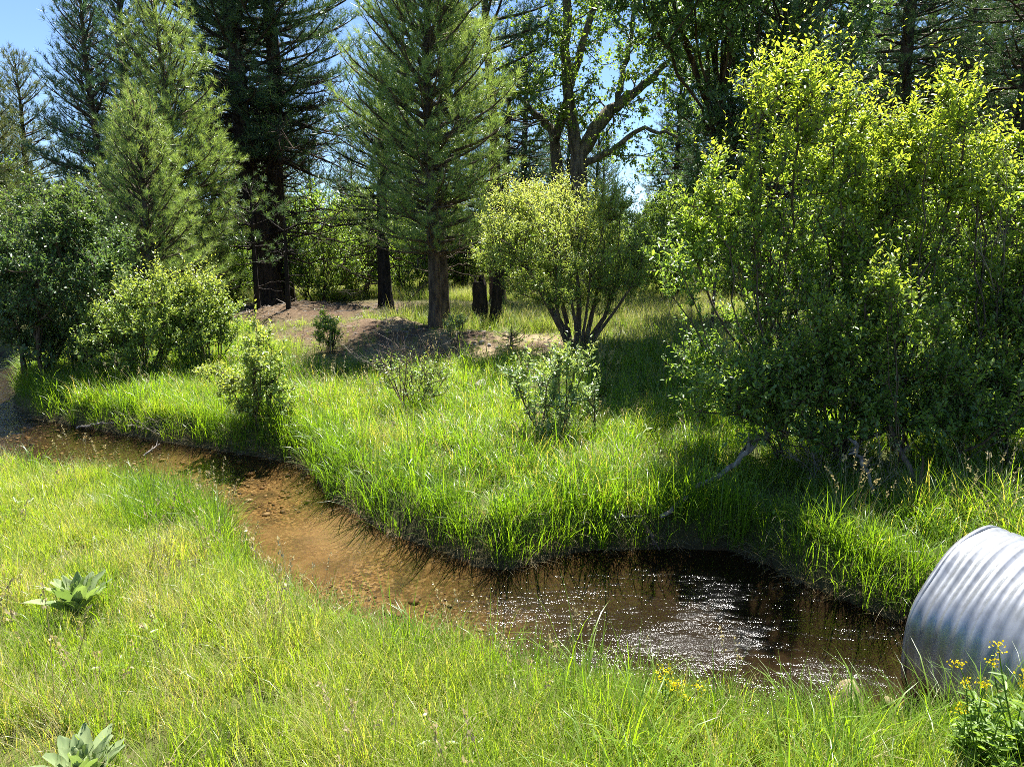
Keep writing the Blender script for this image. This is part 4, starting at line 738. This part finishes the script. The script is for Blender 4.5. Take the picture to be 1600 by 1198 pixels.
def mustard(px, py, h, label, seed, nst=5, bushy=1.0, flowers=True):
    p = foot(px, py); rg = np.random.RandomState(seed); t = thing('yellow_weed', label, 'wildflower', p, 'yellow flowering weeds by the creek'); a = Acc(); b = Acc(); c = Acc()
    for q in range(nst):
        d = unit(np.array([rg.normal(0, .25), rg.normal(0, .25), 1])); L = h * rg.uniform(.7, 1.05); pts = bez(np.array([rg.normal(0, .03), rg.normal(0, .03), -.03]), d * L, d * L * .3, d * L * .3 + np.array([rg.normal(0, .04), 0, .05]), 8); tube(a, pts, np.linspace(.006, .0025, 8), 5, cap=False)
        m = int(16 * bushy); u = rg.uniform(.05, .85, m) ** .8; pp = np.stack([np.interp(u, np.linspace(0, 1, 8), pts[:, e]) for e in range(3)], 1); az = rg.uniform(0, 6.28, m); ld = unit(np.stack([np.cos(az), np.sin(az), rg.uniform(-.1, .8, m)], 1)); x = unit(np.cross(np.array([0, 0, 1.]) + rg.normal(0, .3, (m, 3)), ld)); fr_ = np.stack([x, np.cross(ld, x), ld], 2)
        inst(b, *LEAF6N, pp, fr_, .12 * (1.15 - u) * rg.uniform(.7, 1.2, m) * bushy ** .3, rg.uniform(0, 1, m))
        if flowers:
            m = 26; pp = pts[-1] + rg.normal(0, .016, (m, 3)) * np.array([1, 1, .8]); c = Acc(); inst(c, *LEAF6W, pp, frames(unit(rg.normal(size=(m, 3)) + np.array([0, 0, .8])), rg), np.full(m, .013), rg.uniform(0, 1, m)); link('flower_head', c.mesh('flower_head'), M['petal'], t)
    link('stem', a.mesh('stem', True), M['weed'], t); link('leaves', b.mesh('leaves'), M['weed'], t)
mustard(1040, 1140, .30, 'small yellow flowers in the grass at the pool edge', 1, 6, .5)
mustard(1592, 1235, .66, 'tall leafy weed with small yellow flowers against the culvert side', 2, 12, 1.9)
mustard(1482, 1180, .48, 'single yellow-tipped weed before the culvert mouth', 3, 2, .6)
mustard(1530, 1240, .48, 'dense leafy weed clump below the culvert', 4, 14, 2.0, False)
def small_conifer(px, py, h, label, seed):
    p = foot(px, py); tr, cr = pine_geo(seed, h, .05, h * .28, TUFT_MID, .10, .1, 5, .02, peak=.1, tuft_step=.07, twig_d=.1); t = thing('juniper_sapling', label, 'sapling', p); link('trunk', tr.mesh('trunk', True), M['bark_young'], t); link('crown', cr.mesh('crown'), M['pine_young'], t)
p = foot(513, 552); leafy('small_shrub', 'small bushy shrub on the shaded dirt slope', 'shrub', p, 'leaf_bright', group=GS, seed=59, stems=stems_at(rgm, 5, .12, .6), bl=[blob_px(p, 512, 520, 46, 50), blob_px(p, 508, 500, 24, 36)], n_t=50, leaf=LEAF4, ll=.05, twigs=4, twl=.14, per=8, r_tip=.0035, up=.7, n_main=10)
small_conifer(799, 546, .45, 'tiny conifer seedling right of the mound stones', 2)

# ------------------------------------------------------------------ grass (uncountable: scattered tufts)
def blades(seed, n, h, w, spread, lean, arch, hv=.3, seg=4, dry=0.0, clumps=0):
    rg = np.random.RandomState(seed); a = Acc(); cl = rg.uniform(-1, 1, (max(clumps, 1), 2)) * spread * .8; ch = rg.uniform(.7, 1.3, max(clumps, 1))
    for q in range(n):
        az = rg.uniform(0, 6.28); r = spread * rg.uniform(0, 1) ** .5; b = np.array([r * math.cos(az), r * math.sin(az), -.02]); hk = 1.0
        if clumps and rg.uniform() < .6: k_ = rg.randint(clumps); b[:2] = cl[k_] + rg.normal(0, .035, 2); hk = ch[k_]
        az2 = az + rg.normal(0, .9); dr = rg.uniform() < dry; L = hk * h * rg.uniform(1 - hv, 1 + hv) * (1.15 if dr else 1); ang = math.radians(90 - abs(rg.normal(0, lean))); cur = math.radians(arch * rg.uniform(.3, 1.5)); p = b.copy(); hd = np.array([math.cos(az2), math.sin(az2), 0]); sdv = np.array([-hd[1], hd[0], 0]); tw = rg.uniform(-.8, .8); sdv = sdv * math.cos(tw) + np.cross(hd, sdv) * math.sin(tw) * .4
        V = []; ww = w * rg.uniform(.7, 1.2) * (.65 if dr else 1); dr = float(dr)
        for k in range(seg + 1):
            t = k / seg; wk = ww * (1 - t ** 1.8) * .5 * (.6 + .8 * min(1, t * 3) * .5)
            if k < seg: V += [p - sdv * wk, p + sdv * wk]
            else: V += [p]
            p = p + (hd * math.cos(ang) + np.array([0, 0, 1]) * math.sin(ang)) * L / seg; ang -= cur / seg * (1 + 1.2 * t)
        V = np.array(V); F4 = np.array([[2 * k, 2 * k + 1, 2 * k + 3, 2 * k + 2] for k in range(seg - 1)]); o = a.n; rn = rg.uniform(0, 1)
        a.add(V, F4, rn, dr); a.f.append(np.array([[2 * seg - 2, 2 * seg - 1, 2 * seg]]) + o); a.a.append(np.array([rn])); a.b.append(np.full(1, dr))
    return a
def seed_stems(seed, n, h):
    a = blades(seed, n, h, .003, .05, 10, 25, .2); rg = np.random.RandomState(seed)
    for q in range(n):
        b = np.array([rg.normal(0, .04), rg.normal(0, .04), 0]); d = unit(np.array([rg.normal(0, .18), rg.normal(0, .18), 1])); L = h * rg.uniform(.9, 1.4); tube(a, bez(b, b + d * L, d * L * .3, d * L * .3 + np.array([rg.normal(0, .04), 0, 0]), 5), np.linspace(.0018, .001, 5), 3, .9, False)
        m = 16; u = rg.uniform(.75, 1, m); inst(a, *LEAF4, b + d * (L * u)[:, None] + rg.normal(0, .006, (m, 3)), frames(unit(d + rg.normal(0, .4, (m, 3))), rg), np.full(m, .018), .9)
    return a
def ground_leaves(seed, n):
    rg = np.random.RandomState(seed); a = Acc(); pos = np.stack([rg.normal(0, .06, n), rg.normal(0, .06, n), rg.uniform(.02, .12, n)], 1); ld = unit(np.stack([rg.normal(size=n), rg.normal(size=n), rg.uniform(-.2, .7, n)], 1)); x = unit(np.cross(np.array([0, 0, 1.]) + rg.normal(0, .3, (n, 3)), ld)); inst(a, *LEAF6, pos, np.stack([x, np.cross(ld, x), ld], 2), rg.uniform(.03, .06, n), rg.uniform(0, 1, n)); return a
STRAW = (.42, .36, .20)
M['grass'] = foliage_mat('grass_green', [(0, (.08, .14, .02)), (.3, (.15, .23, .03)), (.6, (.225, .31, .045)), (1, (.34, .37, .095))], STRAW, .5, (1.65, 1.7, .42), .36, .5, True)
M['grass_lush'] = foliage_mat('grass_lush', [(0, (.06, .12, .016)), (.35, (.11, .20, .024)), (.7, (.18, .28, .032)), (1, (.29, .34, .06))], STRAW, .5, (1.8, 1.8, .38), .36, .5, True)
M['grass_meadow'] = foliage_mat('grass_meadow', [(0, (.07, .12, .025)), (.4, (.13, .19, .04)), (.7, (.20, .25, .06)), (1, (.30, .31, .11))], (.36, .32, .20), .45, (1.4, 1.5, .55), .45, .35, True)
M['straw'] = foliage_mat('grass_straw', [(0, (.24, .185, .09)), (.5, (.36, .30, .16)), (1, (.50, .44, .28))], None, .4, (1.2, 1.15, .9), .5, .4, True)
protos = bpy.data.collections.new('grass_tufts')
def proto(k, a, m):
    me = a.mesh('tuft'); me.materials.append(m); o = bpy.data.objects.new('tuft_%02d' % k, me); protos.objects.link(o)
defs = [(blades(1, 16, .24, .0055, .07, 16, 30), 'grass'), (blades(2, 16, .28, .005, .08, 20, 40), 'grass'), (blades(3, 14, .32, .006, .07, 14, 45), 'grass'), (blades(4, 13, .36, .011, .08, 14, 50), 'grass_lush'), (blades(5, 13, .44, .012, .09, 16, 65), 'grass_lush'),
        (blades(6, 13, .30, .0035, .08, 32, 70), 'straw'), (blades(7, 22, .42, .005, .07, 18, 45), 'grass_lush'), (seed_stems(8, 4, .40), 'straw'), (ground_leaves(9, 18), 'grass'), (blades(10, 20, .16, .005, .09, 26, 40), 'grass'), (blades(11, 8, .40, .013, .06, 10, 90), 'grass_lush')]
NT = len(defs)                                         # 11 single tufts, then broad patches
defs += [(blades(20 + k, 300, .21 + .02 * (k % 3), .0068, .25, 20, 38, .35, 3, .10 + .05 * (k % 2), 9), 'grass') for k in range(7)]                  # 11-17 near grass
defs += [(blades(30 + k, 300, .24, .005, .25, 26, 55, .4, 3, .55, 7), 'grass') for k in range(3)]                                                    # 18-20 dry near grass
defs += [(blades(40 + k, 270, .25 + .045 * (k % 3), .0088, .26, 19, 58, .45, 4, .10 + .08 * (k % 2), 10), 'grass_lush') for k in range(6)]                              # 21-26 lush bank
defs += [(blades(50 + k, 260, .34, .011, .5, 20, 45, .4, 3, .2 + .1 * k, 14), 'grass_meadow') for k in range(4)]                                           # 27-30 meadow
for k, (a, m) in enumerate(defs): proto(k, a, M[m])
def scatter(name, label, x, y, z, scl, idx, tint, rot):
    me = bpy.data.meshes.new(name); n = len(x); me.vertices.add(n); me.vertices.foreach_set('co', np.stack([x, y, z], 1).astype(np.float32).ravel())
    for nm, ty, arr in (('scl', 'FLOAT', scl), ('tint', 'FLOAT', tint)): me.attributes.new(nm, ty, 'POINT').data.foreach_set('value', arr.astype(np.float32))
    me.attributes.new('idx', 'INT', 'POINT').data.foreach_set('value', idx.astype(np.int32)); me.attributes.new('rot', 'FLOAT_VECTOR', 'POINT').data.foreach_set('vector', rot.astype(np.float32).ravel())
    o = link(name, me, None, None, None, label, 'grass', None, 'stuff'); md = o.modifiers.new('tufts', 'NODES'); md.node_group = GN; return o
GN = bpy.data.node_groups.new('tuft_scatter', 'GeometryNodeTree'); GN.interface.new_socket('Geometry', in_out='INPUT', socket_type='NodeSocketGeometry'); GN.interface.new_socket('Geometry', in_out='OUTPUT', socket_type='NodeSocketGeometry')
gn, gl_ = GN.nodes, GN.links; gi = gn.new('NodeGroupInput'); go = gn.new('NodeGroupOutput'); ci = gn.new('GeometryNodeCollectionInfo'); ci.inputs['Collection'].default_value = protos; ci.inputs['Separate Children'].default_value = True; ci.inputs['Reset Children'].default_value = True
ip = gn.new('GeometryNodeInstanceOnPoints'); ip.inputs['Pick Instance'].default_value = True
def na(nm, ty): q = gn.new('GeometryNodeInputNamedAttribute'); q.data_type = ty; q.inputs['Name'].default_value = nm; return q.outputs['Attribute']
e2r = gn.new('FunctionNodeEulerToRotation'); gl_.new(na('rot', 'FLOAT_VECTOR'), e2r.inputs[0])
gl_.new(gi.outputs[0], ip.inputs['Points']); gl_.new(ci.outputs[0], ip.inputs['Instance']); gl_.new(na('idx', 'INT'), ip.inputs['Instance Index']); gl_.new(e2r.outputs[0], ip.inputs['Rotation']); gl_.new(na('scl', 'FLOAT'), ip.inputs['Scale']); gl_.new(ip.outputs[0], go.inputs[0])

rg = np.random.RandomState(99)
mul = hit(124, 972); st1 = hit(1325, 1126); st2 = hit(1388, 1120)
def field(dens, r0, r1, half=.84):
    n = int(dens * half * (r1 * r1 - r0 * r0)); th = rg.uniform(-half, half, n); r = np.sqrt(rg.uniform(r0 * r0, r1 * r1, n)); x, y = r * np.sin(th), r * np.cos(th)
    hz, df, dn, ins, fs = terrain(x, y, True); q = np.stack([x, y], 1) - CUL_C[:2]; along = -(q @ CUL_N[:2]); acr = np.abs(q @ side)
    pipe = (along > -.1) & (along < 2.4); clear_ = np.where(pipe, acr - CUL_R * .93, 9.0)
    return dict(x=x, y=y, z=hz, df=df, dn=dn, dm=np.minimum(df, dn), ins=ins, far=fs > .5, r=r, dirt=dirt_mask(x, y), pipe=clear_, mul=np.minimum(np.hypot(x - mul[0], y - mul[1]), np.minimum(np.hypot(x - st1[0], y - st1[1]), np.hypot(x - st2[0], y - st2[1])) + .06))
def take(d, ok): return {k: v[ok] for k, v in d.items()}
def slope_rot(d, sc_=.8):                             # lean with the slope, spin freely
    e = .12; gx_ = (terrain(d['x'] + e, d['y']) - terrain(d['x'] - e, d['y'])) / (2 * e); gy_ = (terrain(d['x'], d['y'] + e) - terrain(d['x'], d['y'] - e)) / (2 * e); n = len(gx_)
    sp = rg.uniform(0, 6.28, n); nx_, ny_ = -gx_ * sc_, -gy_ * sc_; return np.stack([-ny_ * 1.0 + rg.normal(0, .05, n), nx_ + rg.normal(0, .05, n), sp], 1) if False else np.stack([rg.normal(0, .06, n), rg.normal(0, .06, n), sp], 1)
OUT = {'near_grass': [], 'bank_grass': [], 'meadow_grass': []}
def put(nm, d, idx, scl, tint): 
    if len(d['x']): OUT[nm].append((d['x'], d['y'], d['z'], scl, idx, tint, slope_rot(d)))
tn = lambda d, o=0.0: np.clip(.48 + .42 * fbm(d['x'], d['y'], 1.1, 31) + .2 * fbm(d['x'], d['y'], 3.0, 33) + rg.normal(0, .1, len(d['x'])) + o, 0, 1)
# near bank patches
d = field(22, 1.6, 24); d = take(d, ~d['ins'] & ~d['far'] & (d['dn'] > .26) & (d['pipe'] > .2) & (d['mul'] > .27)); n = len(d['x']); n2 = fbm(d['x'], d['y'], .8, 32); dryp = .12 + .45 * ss(.15, .6, n2) + .35 * ss(-3.6, -5.5, d['x'])
put('near_grass', d, np.where(rg.uniform(size=n) < dryp, rg.randint(18, 21, n), rg.randint(11, 18, n)), rg.uniform(.75, 1.15, n) * (1 + .22 * fbm(d['x'], d['y'], 1.1, 31)) * np.where(d['x'] < -.5, .9, 1.0), tn(d, .10))
# far bank patches
d = field(13, 3, 19); d = take(d, ~d['ins'] & d['far'] & (d['df'] > .24) & (d['df'] < 6.5) & (d['dirt'] < .12) & (d['pipe'] > .2)); n = len(d['x'])
put('bank_grass', d, np.where(rg.uniform(size=n) < .10 + .5 * ss(.1, .5, fbm(d['x'], d['y'], 1.9, 38)), np.where(rg.uniform(size=n) < .5, rg.randint(18, 21, n), rg.randint(11, 18, n)), rg.randint(21, 27, n)), rg.uniform(.65, 1.25, n) * (1 + .45 * fbm(d['x'], d['y'], 1.9, 35)), tn(d, -.02))
# meadow patches
d = field(4.2, 8, 34); d = take(d, ~d['ins'] & d['far'] & (d['df'] >= 5.5) & (d['dirt'] < .15) & (d['dm'] > .6)); n = len(d['x'])
put('meadow_grass', d, rg.randint(27, 31, n), rg.uniform(.75, 1.25, n), tn(d, .12 * ss(10, 14, d['r']).mean()))
d = field(1.6, 34, 60); d = take(d, ~d['ins']); n = len(d['x']); put('meadow_grass', d, rg.randint(27, 31, n), rg.uniform(1.2, 1.9, n), tn(d))
# single tufts: bank edges, edges of the dirt, round the pipe, and tall accents
d = field(175, 1.6, 18); e = np.minimum(np.where(d['dm'] < .34, 1.0, 0) + np.where((d['pipe'] < .32), 1.0, 0) + .7 * ((d['dirt'] > .08) & (d['dirt'] < .5)) + .28 * (d['dirt'] >= .5) + .6 * (d['mul'] < .3), 1) * np.clip(7.5 / d['r'], .25, 1)
d = take(d, ~d['ins'] & (d['dm'] > .02) & (d['pipe'] > 0) & (d['mul'] > .09) & (rg.uniform(size=len(d['x'])) < e)); n = len(d['x']); w = rg.uniform(size=n)
i_far = np.select([w < .24, w < .46, w < .54, w < .8, w < .9], [3, 4, 10, 6, 5], 1); i_near = np.select([w < .18, w < .38, w < .6, w < .72, w < .76], [3, 6, 2, 5, 7], 1); idx = np.where(d['dirt'] > .08, np.select([w < .25, w < .5, w < .85], [9, 0, 5], 8), np.where(d['far'], i_far, i_near))
sc_ = rg.uniform(.65, 1.25, n) * (1 + .3 * fbm(d['x'], d['y'], 2.2, 36)) * np.where(d['far'], 1.0, np.where(d['x'] > 0, .82, .95)) * np.where(d['dirt'] > .5, .6, 1); tt = tn(d)
for nm, m_ in (('near_grass', ~d['far']), ('bank_grass', d['far'])): put(nm, take(d, m_), idx[m_], sc_[m_], tt[m_])
d = field(9, 1.6, 16); d = take(d, ~d['ins'] & (d['dm'] > .3) & (d['dirt'] < .2) & (d['pipe'] > .15) & (d['mul'] > .3)); n = len(d['x']); w = rg.uniform(size=n)
keep_ = d['far'] | (w < .55); d = take(d, keep_); w = w[keep_]; n = len(d['x']); idx = np.where(d['far'], np.select([w < .3, w < .6, w < .75, w < .88], [4, 10, 6, 7], 5), np.select([w < .12, w < .25, w < .4], [5, 7, 8], 2)); sc_ = rg.uniform(.9, 1.5, n); tt = tn(d)
for nm, m_ in (('near_grass', ~d['far']), ('bank_grass', d['far'])): put(nm, take(d, m_), idx[m_], sc_[m_], tt[m_])
d = field(42, 1.6, 5.2); d = take(d, ~d['ins'] & ~d['far'] & (d['x'] > .2) & (d['dn'] < 1.6) & (d['pipe'] > .08) & (d['mul'] > .22)); n = len(d['x']); w = rg.uniform(size=n); put('near_grass', d, np.select([w < .45, w < .8, w < .9], [3, 4, 10], 6), rg.uniform(.6, 1.35, n) * np.where(d['dn'] < .25, .8, 1.0), tn(d, .16))     # tall blades by the pool
d = field(5, 2, 13); d = take(d, ~d['ins'] & (d['dm'] > .25) & (d['dirt'] < .4) & (d['pipe'] > .1) & (d['mul'] > .3) & (d['far'] | (rg.uniform(size=len(d['x'])) < .35))); n = len(d['x']); w = rg.uniform(size=n); idx = np.select([w < .5, w < .8], [8, 5], 7); sc_ = np.where(idx == 8, np.where(d['far'], rg.uniform(1.0, 2.0, n), rg.uniform(.6, 1.0, n)), rg.uniform(.9, 1.5, n)); tt = tn(d)   # broad-leaved weeds, dry tussocks, seed heads
for nm, m_ in (('near_grass', ~d['far']), ('bank_grass', d['far'])): put(nm, take(d, m_), idx[m_], sc_[m_], tt[m_])
d = field(60, 4, 14); cl_ = fbm(d['x'], d['y'], 2.4, 61) > .38; d = take(d, cl_ & ~d['ins'] & d['far'] & (d['df'] > .2) & (d['df'] < 5) & (d['dirt'] < .3)); n = len(d['x']); put('bank_grass', d, np.full(n, 5), rg.uniform(.7, 1.3, n), rg.uniform(.2, .9, n))   # patches of last year's straw
d = field(90, 5.2, 9); sed = np.hypot((d['x'] + 3.1) / .75, (d['y'] - 6.7) / .9) < 1; d = take(d, sed & ~d['ins'] & ~d['far']); n = len(d['x']); put('near_grass', d, np.full(n, 6), rg.uniform(.8, 1.1, n), tn(d, -.25))
for nm, lb in (('near_grass', 'yellow-green meadow grass covering the near bank'), ('bank_grass', 'lush tall grass on the far bank of the creek'), ('meadow_grass', 'grass of the meadow among the trees behind the bank')):
    scatter(nm, lb, *[np.concatenate([q_[k] for q_ in OUT[nm]]) for k in range(7)])
# straw hanging at the undercut banks
nb = 900; k = rg.randint(0, len(FAR) - 2, nb); f = rg.uniform(size=(nb, 1)); P = FAR[k] * (1 - f) + FAR[k + 1] * f + rg.normal(0, .06, (nb, 2)); P = P[(P[:, 1] < 14)]; P = P[(~inside(P)) & (P[:, 0] > -9.5)]; P = P[(P[:, 0] < -2.8) | (rg.uniform(size=len(P)) < .4)]; n = len(P)
scatter('dry_grass', 'matted dry grass hanging over the cut banks', P[:, 0], P[:, 1], terrain(P[:, 0], P[:, 1]) + .02, rg.uniform(.5, .9, n), np.full(n, 5), rg.uniform(0, .5, n), np.stack([rg.uniform(.6, 1.5, n), rg.normal(0, .3, n), rg.normal(0, .5, n)], 1))

nl = 6000; x = rg.uniform(-9, 2, nl); y = rg.uniform(12.5, 25, nl); ok = rg.uniform(size=nl) < dirt_mask(x, y); x, y = x[ok], y[ok]; nl = len(x); a = Acc(); L = rg.gamma(2, .05, nl) + .04
inst(a, *CONE, np.stack([x, y, terrain(x, y) + .012], 1), frames(np.stack([rg.normal(size=nl), rg.normal(size=nl), rg.normal(0, .12, nl)], 1), rg), np.stack([L * .03 + .003, L * .03 + .003, L], 1), rg.uniform(size=nl))
link('twig_litter', a.mesh('twig_litter'), M['bark_grey'], None, None, 'dry twigs and needles littering the bare dirt under the pines', 'litter', None, 'stuff')
